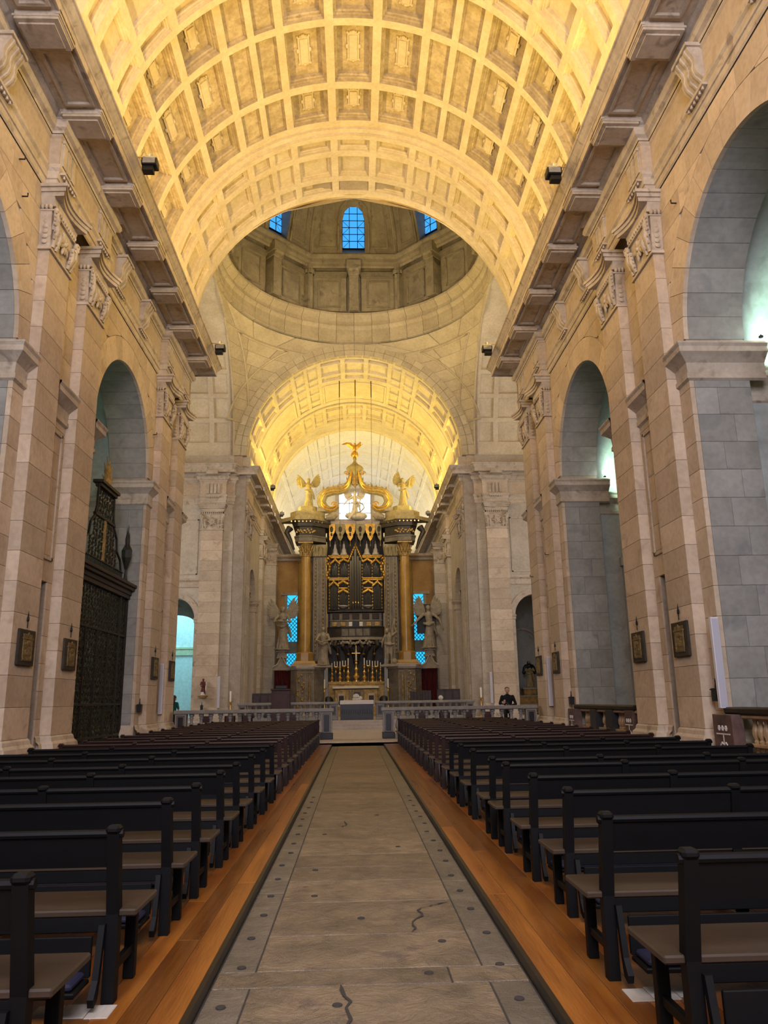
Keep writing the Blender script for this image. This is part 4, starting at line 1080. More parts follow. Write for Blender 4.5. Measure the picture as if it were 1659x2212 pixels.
# ================================================================== BALUSTRADES
BAL = [(.055, 0), (.075, .0), (.075, .05), (.05, .07), (.045, .10), (.085, .20), (.095, .27), (.08, .34), (.042, .47), (.04, .55), (.062, .58), (.062, .61), (.045, .63), (.075, .66), (.075, .72)]
bal_me = MB().lathe(BAL, n=10).mesh('baluster', M_GREYM, True)
def altar_rail(label, s, x0, x1, y, z0, h, npost, nb, group):
    r = thing('altar_rail', label, 'balustrade', (0, 0, 0), group=group)
    MB(s).cbox(x0-.05, x1+.05, y-.22, y+.22, z0+h-.14, z0+h, .03).obj('top_slab', M_GREYM, r)
    MB(s).cbox(x0, x1, y-.17, y+.17, z0, z0+.16, .02).obj('plinth', M_GREYM, r)
    posts = [x0+.22+i*(x1-x0-.44)/(npost-1) for i in range(npost)]
    for x in posts:
        p = MB(s).cbox(x-.21, x+.21, y-.17, y+.17, z0+.16, z0+h-.14, .012).obj('post', M_GREYM, r)
        MB(s).cbox(x-.10, x+.10, y-.185, y-.16, z0+.28, z0+h-.24, .006).obj('inlay_panel', M_BLKM, p)
        fr = MB(s)
        for (a, b, c, d) in ((x-.15, x-.12, z0+.24, z0+h-.2), (x+.12, x+.15, z0+.24, z0+h-.2), (x-.15, x+.15, z0+.23, z0+.26), (x-.15, x+.15, z0+h-.22, z0+h-.19)): fr.box(a, b, y-.18, y-.16, c, d)
        fr.obj('inlay_frame', M_PINKM, p)
    for i in range(len(posts)-1):
        a, b = posts[i]+.2, posts[i+1]-.2
        for k in range(nb):
            o = ob('baluster', bal_me, r, (s*(a+(b-a)*(k+.5)/nb), y, z0+.16)); o.scale = (1.25, 1.25, (h-.30)/.72)
    if z0 < .3:
        MB(s).cbox(x0-.02, x0+.46, y-.20, y+.20, z0, z0+.24, .02).obj('post_plinth', M_BLKM, r)
    return r
for s in (-1, 1):
    nm = 'iron-screen' if s < 0 else 'chapel-balustrade'
    altar_rail('grey marble rail with black-panelled posts across the nave, %s side' % nm, s, .95, 6.85, 30.3, .14, 1.14, 2, 14, 'nave rails')
    altar_rail('low grey marble rail beside the altar table, %s side' % nm, s, 1.0, 6.2, 41.9, .56, .94, 2, 13, 'presbytery rails')
# chapel balustrades between the arches
SB = [(.05, 0), (.06, .04), (.04, .07), (.075, .17), (.07, .26), (.035, .40), (.05, .44), (.05, .47)]
cb_me = MB().lathe(SB, n=8).mesh('baluster', M_TANM, True)
for s in (1,):
    for ai, (c, e) in enumerate(ARCHES[1:]):
        y0, y1 = c-RA+.02, c+RA-.02; X = 7.34
        r = thing('chapel_balustrade', 'honey marble balustrade closing the %s side chapel' % ('nearer open' if ai == 0 else 'second'), 'balustrade', group='chapel balustrades')
        MB(s).cbox(X-.20, X+.20, y0, y1, 1.18, 1.31, .03).obj('top_rail', M_BRONZ, r)
        MB(s).cbox(X-.15, X+.15, y0, y1, 1.10, 1.18, .02).obj('under_rail', M_TANM, r)
        MB(s).cbox(X-.17, X+.17, y0, y1, .02, .16, .02).obj('plinth', M_PINKM, r)
        MB(s).cbox(X-.13, X+.13, y0, y1, .60, .66, .01).obj('middle_rail', M_TANM, r)
        for yy in (y1-.42, y0+.42, c-.75, c+.75):
            if yy > c+2: yy += .22
            px0, px1 = (X-.34, X-.11) if yy > c+2 else (X-.2, X+.2)
            p = MB(s).cbox(px0, px1, yy-.4 if yy > c+2 else yy-.3, yy+.4 if yy > c+2 else yy+.3, .06, 1.18, .01).obj('pedestal', M_PINKM if abs(yy-c) > 1 else M_BLKM, r)
            X_ = X; X = px0+.2
            il = MB(s)
            if abs(yy-c) > 1:
                for (u, v) in ((-.14, .92), (0, .92), (.14, .92)):
                    for q in range(6):
                        an = 2*PI*q/6; il.ell((X-.205, yy+u+.03*cos(an), v+.035*sin(an)), (.012, .022, .022), n=6, m=4)
                for sg in (-1, 1):
                    for q in range(5):
                        t = q/4*PI; il.tube([(X-.203, yy+sg*(.03+.03*i), .22+.10*q+.04*sin(i)) for i in range(6)], .014, 4)
                il.box(X-.207, X-.195, yy-.28, yy+.28, .80, .825).box(X-.207, X-.195, yy-.012, yy+.012, .18, .80)
                il.obj('white_inlay', M_CLOTH, p)
            X = X_
        k = 0; y = y0+.85
        while y < y1-.75:
            if abs(abs(y-c)-.75) > .36:
                for z in (.16, .66): o = ob('baluster', cb_me, r, (s*X, y, z)); o.scale = (1, 1, .93)
            y += .2

# ================================================================== PLAQUES, LAMPS AND SPEAKERS ON THE PILASTERS
def cross_mesh():
    return MB().tube([(0, 0, 0), (0, 0, .30)], [.012, .008], 5).ell((0, 0, .17), (.03, .03, .05), n=6, m=4).lathe([(.03, .2), (.018, .24), (.002, .36)], n=6)
cm_ = cross_mesh().mesh('bracket_spike', M_BLACK, True)
def relief(s, w, h):
    m = MB(s).box(-.02, .0, -w/2, w/2, 0, h)
    m.box(-.045, 0, -w/2, w/2, h*.86, h*.90).box(-.06, 0, -w/2-.03, w/2+.03, h*.80, h*.86).box(-.05, 0, -w/2, w/2, .02, .06).box(-.04, 0, -w/2+.03, w/2-.03, .12, .16)
    for sg in (-1, 1): m.box(-.045, 0, sg*w*.45-.025, sg*w*.45+.025, .06, h*.82)
    rnd = random.Random(3)
    for k in range(22):
        m.ell((-.03, rnd.uniform(-.32, .32)*w, rnd.uniform(.25, .72)*h), (.025, rnd.uniform(.02, .05), rnd.uniform(.03, .07)), n=6, m=4)
    m.ell((-.04, 0, h*.96), (.03, .05, .06), n=6, m=4)
    return m
pl_words = {(-1, 0): 'framed gilt relief plaque on the pilaster before the iron screen, outer one', (-1, 1): 'framed gilt relief plaque on the pilaster beside the iron screen',
            (-1, 2): 'dark framed relief plaque past the iron screen, on the first pilaster', (-1, 3): 'dark framed relief plaque on the pilaster nearest the cyan doorway',
            (1, 0): 'larger-looking framed gilt relief plaque on the pilaster by the tall speaker', (1, 1): 'framed gilt relief plaque on the pilaster between the two chapel arches',
            (1, 2): 'dark framed relief plaque on the pilaster past the second chapel arch', (1, 3): 'dark framed relief plaque on the last pilaster before the man'}
pl_words[(-1, 3)] = 'dark framed relief plaque on the pilaster beside the cyan doorway'
for s in (-1, 1):
    for i, (a, b) in enumerate(PIL[2:]):
        yc = (a+b)/2 + .02
        t = thing('relief_plaque', pl_words[(s, i)], 'plaque', (s*XP, yc, 2.36), group='station plaques')
        MB(s).cbox(-.06, -.004, -.40, .40, 0, .74, .01).obj('frame', M_DKW, t)
        MB(s).box(-.064, -.056, -.26, .26, .08, .66).obj('backing', M_BRONZ, t)
        rr_ = relief(s, .46, .56).obj('relief', M_RELF, t, True); rr_.location = (-s*.062, 0, .09); rr_.scale = (.45, 1, 1)
        o = ob('bracket_spike', cm_, t, (-s*.03, 0, .78))
def wall_bar(name, label, loc, w, d, h, s, axis='y'):
    t = thing(name, label, 'speaker', loc, group='column speakers')
    MB().cbox(-w/2, w/2, -d/2, d/2, 0, h, .008).obj('cabinet', M_WHITE, t)
    MB().box(-w/2+.015, w/2-.015, -d/2-.006, -d/2, .03, h-.03).obj('grille', mat('speaker_mesh_%s' % name, (.45, .44, .50), .7) if 'speaker_mesh_'+name not in bpy.data.materials else bpy.data.materials['speaker_mesh_'+name], t)
    return t
wall_bar('column_speaker', 'tall white column speaker on the pier of the nearer chapel arch', (7.14, 15.34, 1.29), .16, .10, 1.78, 1)
wall_bar('column_speaker', 'white column speaker between the last plaques on the chapel-balustrade side', (7.12, 28.95, 1.24), .14, .10, 1.78, 1)
wall_bar('column_speaker', 'white column speaker between the last plaques on the iron-screen side', (-7.12, 28.95, 1.18), .14, .10, 1.78, 1)
wall_bar('column_speaker', 'slim white column speaker on the crossing pier by the small saint', (-7.9, 45.62, 1.25), .14, .10, 1.75, 1)
wall_bar('column_speaker', 'slim white column speaker on the crossing pier behind the man', (7.82, 45.62, 1.28), .14, .10, 1.75, 1)
# small dark wall lanterns / alms boxes
for (x, y, z, lb) in ((7.16, 15.62, 1.42, 'small dark alms box under the tall white speaker'), (7.16, 26.34, 1.30, 'small dark alms box on the pier past the second chapel balustrade'), (-7.16, 26.36, 1.28, 'small dark alms box on the pier beyond the iron screen'), (-8.8, 45.48, 1.16, 'small dark box under the painted saint on the crossing pier')):
    t = thing('alms_box', lb, 'box', (x, y, z), group='alms boxes')
    MB().cbox(-.06, .06, -.11, .11, 0, .26, .008).obj('body', M_BLACK, t); MB().lathe([(.03, .26), (.012, .36), (.018, .40), (.002, .46)], n=6).obj('finial', M_BLACK, t); MB().box(-.075, .075, -.125, .125, .22, .245).obj('lid', M_IRON, t)
# floodlights on the cornices
def floodlight(label, s, x, y, z, sc=1):
    t = thing('floodlight', label, 'floodlight', (s*x, y, z), group='cornice floodlights'); t.scale = (sc, sc, sc)
    MB(s).tube([(.42, 0, .16), (.05, 0, .16)], .018, 6).obj('arm', M_BRASS, t)
    MB(s).tube([(0, 0, .24), (0, 0, .05)], .05, 8).box(-.18, .18, -.10, .10, .05, .12).obj('yoke', M_GREYM, t)
    b = MB(s).cbox(-.20, .20, -.16, .16, -.16, .05, .02).cbox(-.10, .19, -.10, .12, -.30, -.15, .01).obj('housing', M_BLACK, t)
    MB(s).box(-.16, .16, -.17, -.155, -.13, .02).obj('glass', M_GREYM, b)
floodlight('black floodlight on the cornice high above the iron screen side', -1, 5.4, 17.8, 15.45); floodlight('black floodlight on the cornice high above the chapel-balustrade side', 1, 5.4, 18.0, 15.45)
floodlight('black floodlight at the cornice end beside the dome, iron-screen side', -1, 5.4, 28.7, 15.42); floodlight('black floodlight at the cornice end beside the dome, chapel-balustrade side', 1, 5.4, 28.9, 15.5)
floodlight('small black floodlight on the chancel cornice above the lectern', -1, 5.45, 49.5, 15.4, .8); floodlight('small black floodlight on the chancel cornice opposite the lectern', 1, 5.45, 49.5, 15.4, .8)
floodlight('small black floodlight by the canopy cornice on the lectern side', -1, 5.5, 56.6, 15.3, .8); floodlight('small black floodlight by the canopy cornice away from the lectern', 1, 5.5, 56.6, 15.3, .8)
# chapel lamps on the imposts
for (s, x, y, z, lb, pw) in ((1, 8.75, 15.0, 9.12, 'glowing white spotlight on the impost of the nearer chapel arch', 230), (1, 8.75, 25.75, 9.12, 'glowing white spotlight on the impost of the second chapel arch', 210),
                             (-1, 9.6, 25.3, 9.0, 'spotlight hidden on the chapel ledge behind the iron screen', 600), (-1, 9.6, 14.6, 9.0, 'spotlight on the ledge of the nearer chapel opposite', 400)):
    if s > 0:
        t = thing('spotlight', lb, 'lamp', (s*x, y, z), group='chapel spotlights'); MB().lathe([(.05, -.07), (.05, -.04), (.02, -.03), (.02, .0)], n=8).obj('base', M_BLACK, t); MB().lathe([(.03, 0), (.075, .06), (.075, .16), (.03, .19)], n=10).obj('bulb', G_LAMP, t, True)
    light('SPOT', 'chapel_lamp', (s*(x+.12), y-.05, z+.15), pw, GREEN, .08, aim=(s*(x+3), y+.5, z+.5), spot=rad(168))
# iron hooks on the walls
HK = ('above the nearer chapel arch with the glowing spotlight', 'above the cut-off arch before the iron screen', 'just under the cornice before the iron screen', 'on the last pilaster before the man', 'on the pilaster past the second chapel arch', 'beside the arch top over the iron screen')
for i, (x, y, z) in enumerate(((7.24, 15.0, 12.35), (-7.24, 14.9, 12.3), (-7.24, 14.6, 13.0), (6.99, 30.0, 6.2), (6.99, 27.4, 6.6), (-7.24, 26.4, 10.9))):
    t = MB().tube([(0, 0, 0), (-.12*(1 if x > 0 else -1), 0, 0), (-.12*(1 if x > 0 else -1), 0, .08)], .018, 5).obj('iron_hook', M_BLACK, None, label='small black iron hook '+HK[i], cat='hook', group='wall hooks'); t.location = (x, y, z)

# ================================================================== IRON SCREEN (chapel opposite the balustrades)
g = thing('iron_screen', 'tall black wrought-iron screen gate with scrolled crest and gilt sunburst', 'gate', (-7.7, 23.25, 0))
def spiral(c, r, turns, a0, sg=1, n=16):
    return [(0, c[0]+r*(1-.85*i/n)*cos(a0+sg*turns*2*PI*i/n), c[1]+r*(1-.85*i/n)*sin(a0+sg*turns*2*PI*i/n)) for i in range(n+1)]
def scroll_panel(y0, y1, z0, z1, cell, seed, rad_=.016):
    rnd = random.Random(seed); m = MB(); ny = max(1, round((y1-y0)/cell)); nz = max(1, round((z1-z0)/(cell*1.25)))
    cy, cz = (y1-y0)/ny, (z1-z0)/nz
    for i in range(ny):
        for j in range(nz):
            c = (y0+(i+.5)*cy, z0+(j+.5)*cz); sg = 1 if (i+j) % 2 else -1
            m.tube(spiral((c[0]-sg*.05*cy, c[1]+.22*cz), cz*.25, 1.15, rnd.uniform(0, 6), sg), rad_, 4, False)
            m.tube(spiral((c[0]+sg*.05*cy, c[1]-.22*cz), cz*.25, 1.15, rnd.uniform(0, 6), -sg), rad_, 4, False)
            m.tube([(0, c[0]-.4*cy, c[1]-.5*cz), (0, c[0]+.1*cy*sg, c[1]), (0, c[0]+.4*cy, c[1]+.5*cz)], rad_*.9, 4, False)
            for q in range(3):
                a = rnd.uniform(0, 6.28); R_ = Matrix.Rotation(a, 3, 'X'); m.ell((0, c[0]+cy*.3*cos(a), c[1]+cz*.3*sin(a)), (.012, .10, .035), R_, n=6, m=4)
    return m
posts = [-2.8, -2.05, 2.05, 2.78]
for y in posts: MB().cbox(-.05, .05, y-.05, y+.05, 0, 5.0, .01).obj('post', M_IRON, g)
for z in (.08, .62, 1.55, 3.72): MB().cbox(-.04, .04, -2.8, 2.8, z-.035, z+.035, .008).obj('rail', M_IRON, g)
for k in range(1, 4):
    y = -2.05+k*1.025; MB().cbox(-.035, .035, y-.03, y+.03, 0, 3.72, .006).obj('stile', M_IRON, g)
sd = 0
for k in range(4):
    y0 = -2.02+k*1.025
    for (z0, z1) in ((.1, .6), (.66, 1.52), (1.6, 2.65), (2.65, 3.68)):
        sd += 1; scroll_panel(y0+.04, y0+.98, z0, z1, .24, sd).obj('scrollwork', M_IRON, g, kind='stuff')
for (y0, y1) in ((-2.77, -2.08), (2.08, 2.75)):
    for (z0, z1) in ((.1, 1.5), (1.6, 3.68), (3.76, 4.95)): sd += 1; scroll_panel(y0, y1, z0, z1, .26, sd).obj('scrollwork', M_IRON, g, kind='stuff')
sd += 1; scroll_panel(-2.0, 2.0, 3.76, 4.95, .25, sd).obj('scrollwork', M_IRON, g, kind='stuff')
en = MB()
for (d, z0, z1) in ((.10, 4.95, 5.08), (.14, 5.08, 5.22), (.24, 5.22, 5.32), (.30, 5.32, 5.42)): en.cbox(-d, d, -2.84, 2.84, z0, z1, .01)
en.obj('entablature', M_BRONZ, g)
MB().cbox(-.03, .03, -2.1, 2.1, 5.44, 5.48, .005).cbox(-.03, .03, -2.1, 2.1, 5.72, 5.76, .005).obj('crest_rail', M_IRON, g)
bb = MB()
for k in range(40): bb.tube([(0, -2.05+k*4.1/39, 5.45), (0, -2.05+k*4.1/39, 5.74)], .014, 4)
bb.obj('crest_bars', M_IRON, g, kind='stuff')
# tapering crest
for (z0, z1, w0) in ((5.76, 6.35, 1.35), (6.35, 6.95, 1.05), (6.95, 7.3, .85), (7.3, 8.0, .72)):
    sd += 1; scroll_panel(-w0, w0, z0, z1, .26, sd, .018).obj('crest_scrollwork', M_IRON, g, kind='stuff')
for sg in (-1, 1):
    MB().tube([(0, sg*1.9, 5.76), (0, sg*1.75, 6.1), (0, sg*1.35, 6.3), (0, sg*1.25, 6.7), (0, sg*.95, 6.95), (0, sg*.8, 7.3), (0, sg*.75, 8.05)], .04, 5).obj('crest_edge', M_IRON, g)
    f = MB()    # flame-like side finials
    yb = sg*2.45
    f.lathe([(.12, 5.42), (.06, 5.6), (.03, 5.9), (.16, 6.3), (.18, 6.55), (.05, 6.8)], (0, yb, 0), 8)
    for q in range(5):
        a = -.5+q*.25; f.tube([(0, yb+.1*a, 6.5), (0, yb+.32*a, 6.9), (0, yb+.30*a+.05*cos(q*3), 7.2+.12*(2-abs(q-2)))], [.05, .035, .006], 5)
    f.obj('finial', M_IRON, g)
MB().cbox(-.05, .05, -.95, .95, 7.0, 7.08, .01).obj('crest_bar', M_IRON, g)
MB().cbox(-.16, .16, -.85, .85, 8.0, 8.1, .01).cbox(-.10, .10, -.78, .78, 7.9, 8.0, .01).obj('crest_cornice', M_BRONZ, g)
MB().cbox(-.04, .04, -.09, .09, 5.76, 7.0, .01).obj('crest_plate', M_GILT, g)
sb = MB()
for k in range(17):
    a = rad(12+156*k/16); ln = (.62, .95, .75)[k % 3]
    sb.tube([(0, .12*cos(a), 8.12+.1*sin(a)), (0, ln*.95*cos(a)*.62, 8.12+ln*sin(a))], [.05, .012], 4)
sb.ell((0, 0, 8.2), (.10, .26, .16), n=8, m=5)
sb.obj('sunburst', M_GILT, g)
# ================================================================== FIGURES
def organic(name, parts, material, voxel=.03, parent=None, smooth=3):
    """union of tapered limbs and ellipsoids fused into one continuous skin"""
    m = MB()
    for p in parts:
        if p[0] == 'c':      # capsule chain: list of (point, radius)
            pts = [Vector(q[0]) for q in p[1]]; rs = [q[1] for q in p[1]]
            m.tube(pts, rs, 10)
            for q, r in zip(pts, rs): m.ell(q, (r*.985, r*.985, r*.985), n=10, m=7)
        else:
            m.ell(p[1], p[2], p[3] if len(p) > 3 else None, n=14, m=9)
    me = m.mesh(name, material); o = bpy.data.objects.new(name, me); COL.objects.link(o)
    md = o.modifiers.new('fuse', 'REMESH'); md.mode = 'VOXEL'; md.voxel_size = voxel
    ms = o.modifiers.new('soft', 'SMOOTH'); ms.iterations = smooth; ms.factor = .5
    dg = bpy.context.evaluated_depsgraph_get()
    nm = bpy.data.meshes.new_from_object(o.evaluated_get(dg)); nm.name = name
    bpy.data.objects.remove(o)
    nm.materials.clear(); nm.materials.append(material)
    for p in nm.polygons: p.use_smooth = True
    return ob(name, nm, parent)
RX = lambda a: Matrix.Rotation(rad(a), 3, 'X')
RY_ = lambda a: Matrix.Rotation(rad(a), 3, 'Y')
RZ = lambda a: Matrix.Rotation(rad(a), 3, 'Z')
def head(c, h, yaw=0):
    """face towards -y; head of height h centred at c"""
    c = Vector(c); R = RZ(yaw); f = lambda x, y, z: tuple(c+R @ Vector((x*h, y*h, z*h)))
    return [('e', c, (.37*h, .43*h, .50*h)), ('e', f(0, -.12, -.2), (.26*h, .28*h, .30*h)), ('e', f(0, -.43, -.05), (.05*h, .10*h, .13*h)), ('e', f(0, -.38, -.28), (.12*h, .05*h, .04*h)),
            ('e', f(.37, .02, -.04), (.04*h, .09*h, .13*h)), ('e', f(-.37, .02, -.04), (.04*h, .09*h, .13*h)), ('e', f(.14, -.37, .05), (.08*h, .05*h, .05*h)), ('e', f(-.14, -.37, .05), (.08*h, .05*h, .05*h))]
def hand(wrist, d, side, k=1.0):
    """palm and five fingers from the wrist along direction d; side = direction of the thumb"""
    w = Vector(wrist); d = Vector(d).normalized(); sd = Vector(side); sd = (sd-d*sd.dot(d)).normalized(); n = d.cross(sd)
    P = [('c', [(w, .03*k), (w+d*.08*k, .036*k)]), ('e', w+d*.06*k, (.03*k, .03*k, .03*k))]
    for i, (o, l) in enumerate(((.030, .070), (.011, .080), (-.010, .074), (-.029, .056))):
        b = w+d*.085*k+sd*o*k; P.append(('c', [(b, .0105*k), (b+d*l*.55*k+n*.006*k, .0095*k), (b+d*l*.8*k+n*.03*k, .008*k)]))
    b = w+d*.03*k+sd*.034*k; P.append(('c', [(b, .013*k), (b+d*.03*k+sd*.028*k, .011*k), (b+d*.055*k+sd*.034*k, .009*k)]))
    return P
def robe(base, h, r0, r1, lean=(0, 0), folds=11, seed=1):
    """long skirt: cone with hanging folds"""
    rnd = random.Random(seed); b = Vector(base); t = b+Vector((lean[0], lean[1], h)); P = [('c', [(b+Vector((0, 0, r0*.4)), r0*.72), (b.lerp(t, .5), (r0+r1)*.44), (t, r1)])]
    for k in range(folds):
        a = 2*PI*k/folds+rnd.uniform(-.15, .15); q = Vector((cos(a), sin(a)*.8, 0))
        P.append(('c', [(b+q*r0*.92+Vector((0, 0, .04)), r0*.17), (b.lerp(t, .5)+q*(r0+r1)*.40+Vector((rnd.uniform(-.04, .04), 0, 0)), r0*.12), (t+q*r1*.75, r1*.18)]))
    return P
def statue(name, label, loc, H, mt, arms, rz=0, wings=None, kneel=False, bare=False, seed=1, parent_base=True, base_mat=None, yaw=0, group=None):
    """robed stone figure of height H facing -y"""
    t = thing(name, label, 'statue', loc, rz, group)
    u = H/1.8; P = robe((0, 0, .02), 1.02*u, .27*u, .15*u, (.03*u, 0), 13, seed)
    P += [('c', [((.03*u, 0, .98*u), .155*u), ((.02*u, .0, 1.18*u), .15*u), ((0, .01, 1.38*u), .165*u), ((0, .01, 1.48*u), .10*u), ((0, 0, 1.58*u), .06*u)])]
    P += head((0, -.02*u, 1.67*u), .24*u, yaw)
    P += [('e', (0, .03*u, 1.71*u), (.115*u, .12*u, .10*u)), ('e', (.0, .08*u, 1.62*u), (.10*u, .08*u, .12*u))]
    # sash of drapery
    P += [('c', [((-.2*u, -.1*u, 1.02*u), .06*u), ((0, -.17*u, .95*u), .07*u), ((.2*u, -.1*u, 1.05*u), .06*u), ((.28*u, .05*u, .8*u), .07*u), ((.34*u, .1*u, .55*u), .05*u)])]
    for (sg, el, wr) in arms:
        P += [('c', [((sg*.20*u, 0, 1.42*u), .075*u), (tuple(Vector(el)*u), .058*u), (tuple(Vector(wr)*u), .038*u)])]
        d = (Vector(wr)-Vector(el)).normalized(); P += hand(Vector(wr)*u, d, (0, -1, .3), 1.15*u)
    body = organic('body', P, mt, .022*u, t)
    if wings:
        for sg, ang in wings:
            m = MB(); n = 8
            for k in range(n):
                a = rad(ang+40-9*k); ln = (.86-.06*k)*u
                c = Vector((sg*.10*u, .14*u, 1.40*u)); d = Vector((sg*cos(a), .18, sin(a)))
                R = Matrix(((d.x, 0, -d.z), (0, 1, 0), (d.z, 0, d.x))).normalized() if abs(d.x)+abs(d.z) > .1 else Matrix.Identity(3)
                m.ell(c+d*ln*.55, (ln*.5, .022*u, .085*u), R, n=8, m=6)
            m.obj('wing', mt, t, True)
    if parent_base: MB().lathe([(.34*u, 0), (.34*u, .03*u), (.30*u, .05*u)], (0, 0, 0), 12).obj('plinth', base_mat or mt, t)
    return t

# ================================================================== CANOPY OVER THE HIGH ALTAR
YB = 57.0
cn = thing('altar_canopy', 'huge gilded stone canopy with marble columns and scrolled crown over the altar', 'canopy', (0, YB, .56))
def cobj(m, n, mt, smooth=False, par=None): 
    for i, v in enumerate(m.v): m.v[i] = (v[0], v[1]-YB, v[2]-.56)
    return m.obj(n, mt, par or cn, smooth)
COLP = [(.52, 4.0), (.52, 4.1), (.56, 4.16), (.56, 4.26), (.46, 4.34), (.46, 4.44), (.50, 4.50), (.50, 4.60), (.42, 4.66), (.40, 4.8), (.40, 7.5), (.37, 10.0), (.345, 12.0), (.40, 12.04), (.40, 12.10)]
for s in (-1, 1):
    cobj(MB(s).lathe([(r, z+.35 if z < 4.7 else z) for r, z in COLP], (3.7, YB, 0), 24), 'column', M_COLM, True)
    cobj(MB(s).lathe([(r, z) for r, z in COLP], (4.1, YB+2.6, 0), 16), 'rear_column', M_COLM, True)
    # column capital
    m = MB(s); m.lathe([(.36, 12.1), (.36, 12.5), (.45, 12.9), (.52, 13.0)], (3.7, YB, 0), 16)
    for k in range(10):
        a = 2*PI*k/10
        for (zb, ln, rr_) in ((12.12, .42, .38), (12.35, .5, .40)):
            aa = a+(.3 if zb > 12.2 else 0); d = Vector((cos(aa), sin(aa), 0)); b = Vector((3.7, YB, zb))+d*rr_
            m.tube([b, b+Vector((0, 0, ln*.6))+d*.04, b+Vector((0, 0, ln))+d*.16, b+Vector((0, 0, ln*.85))+d*.22], [.07, .08, .05, .02], 5)
    m.box(3.15, 4.25, YB-.55, YB+.55, 13.0, 13.13)
    cobj(m, 'column_capital', M_GILT, True)
    # panelled piers beside the organ
    cobj(MB(s).box(2.25, 3.15, YB+.25, YB+1.2, 4.35, 12.1).box(3.15, 3.3, YB+.6, YB+1.2, 4.35, 13), 'pier', M_GRYW)
    m = MB(s)
    for x in (2.42, 2.98):
        for k in range(24): m.ell((x, YB+.22, 4.9+k*.29), (.055, .05, .10), n=6, m=4)
    cobj(m, 'pier_garland', M_GILT, True)
    m = MB(s)
    for x in (2.28, 2.56, 2.84, 3.11): m.box(x-.025, x+.025, YB+.19, YB+.27, 4.5, 12.0)
    cobj(m, 'pier_fillet', M_STAT)
    m = MB(s).prism([(2.2, 12.1), (3.2, 12.1), (3.3, 13.0), (2.1, 13.0)], 'y', YB+.1, YB+1.2)
    for k in range(4):
        x = 2.3+k*.27; m.tube([(x, YB+.08, 12.15), (x, YB+.0, 12.55), (x-.05, YB-.12, 12.85)], [.08, .08, .03], 5)
    cobj(m, 'pier_capital', M_STATG, True)
    cobj(MB(s).tube([(2.08, YB+.05, 4.5), (2.22, YB+.1, 12.0)], .035, 6), 'gilt_rod', M_GOLD)
    # column base block and pedestal
    cobj(MB(s).lathe([(.95, 3.98), (.95, 4.1), (.80, 4.16), (.72, 4.35)], (3.7, YB, 0), 4, sq=True).lathe([(.62, 4.3), (.64, 4.9), (.50, 5.0)], (3.7, YB, 0), 8, sq=True), 'column_base', M_COLM)
    pts = [(4.70, YB+.8), (4.70, YB-.35), (4.2, YB-.85), (3.0, YB-.85), (2.35, YB-.3), (2.35, YB+.8)]
    cobj(MB(s).prism(pts, 'z', .56, 3.75), 'pedestal', M_GRYW)
    big = [((x-3.55)*1.07+3.55, (y-YB)*1.12+YB) for x, y in pts]
    cobj(MB(s).prism(big, 'z', 3.75, 3.85).prism([((x-3.55)*1.1+3.55, (y-YB)*1.2+YB) for x, y in pts], 'z', 3.85, 3.99).prism(big, 'z', .56, .8), 'pedestal_cornice', M_STEP)
    m = MB(s)
    rnd = random.Random(5)
    for k in range(26): m.ell((3.95+rnd.uniform(-.22, .22), YB-.87, 1.1+k*.09), (rnd.uniform(.06, .12), .06, rnd.uniform(.06, .12)), n=6, m=4)
    m.box(3.28, 3.34, YB-.92, YB-.84, 1.3, 3.3).ell((3.31, YB-.9, 2.3), (.09, .08, .7), n=8, m=6)
    for x in (3.05, 3.5, 3.62, 4.2): m.box(x-.02, x+.02, YB-.88, YB-.84, .9, 3.6)
    m.box(3.05, 4.2, YB-.88, YB-.84, .88, .94).box(3.05, 4.2, YB-.88, YB-.84, 3.52, 3.58)
    cobj(m, 'pedestal_relief', M_GILT, True)
    # entablature block over the columns
    e = [(4.55, YB+1.4), (4.55, YB-.35), (4.2, YB-.7), (3.2, YB-.7), (2.15, YB+.05), (2.15, YB+1.4)]
    ec = (3.6, YB+.2)
    def sc(k): return [((x-ec[0])*k+ec[0], (y-ec[1])*k+ec[1]) for x, y in e]
    cobj(MB(s).prism(sc(.95), 'z', 13.13, 13.45).prism(sc(1.02), 'z', 13.45, 13.55), 'architrave', M_GRYW)
    cobj(MB(s).prism(sc(.92), 'z', 13.55, 14.25), 'frieze', M_DKW)
    m = MB(s); rnd = random.Random(9)
    for k in range(16): m.ell((3.0+k*.09, YB-.68, 13.9+rnd.uniform(-.15, .15)), (.08, .06, .09), n=6, m=4)
    cobj(m, 'frieze_ornament', M_GILT, True)
    cobj(MB(s).prism(sc(1.10), 'z', 14.25, 14.55).prism(sc(1.2), 'z', 14.55, 14.72), 'bed_moulding', M_DKW)
    m = MB(s)
    for k in range(9): m.ell((2.5+k*.28, YB-.85+max(0, (3.2-(2.5+k*.28))*.7), 14.6), (.08, .08, .1), n=6, m=4)
    cobj(m, 'dentils', M_BRASS, True)
    cobj(MB(s).prism([(1.9, YB+.35), (2.2, YB+.0), (3.0, YB-.95), (4.45, YB-.95), (5.6, YB+.1), (5.6, YB+.6), (1.9, YB+.6)][::-1], 'z', 14.72, 15.0), 'cornice', M_STATG)
    cobj(MB(s).prism([(2.3, YB-.0), (3.1, YB-.7), (4.4, YB-.7), (4.9, YB+.0), (4.4, YB+.6), (2.3, YB+.6)][::-1], 'z', 15.0, 15.45).prism([(2.9, YB-.2), (3.2, YB-.5), (4.1, YB-.5), (4.3, YB), (4.1, YB+.5), (2.9, YB+.5)][::-1], 'z', 15.45, 15.85), 'attic_pedestal', M_STATG)
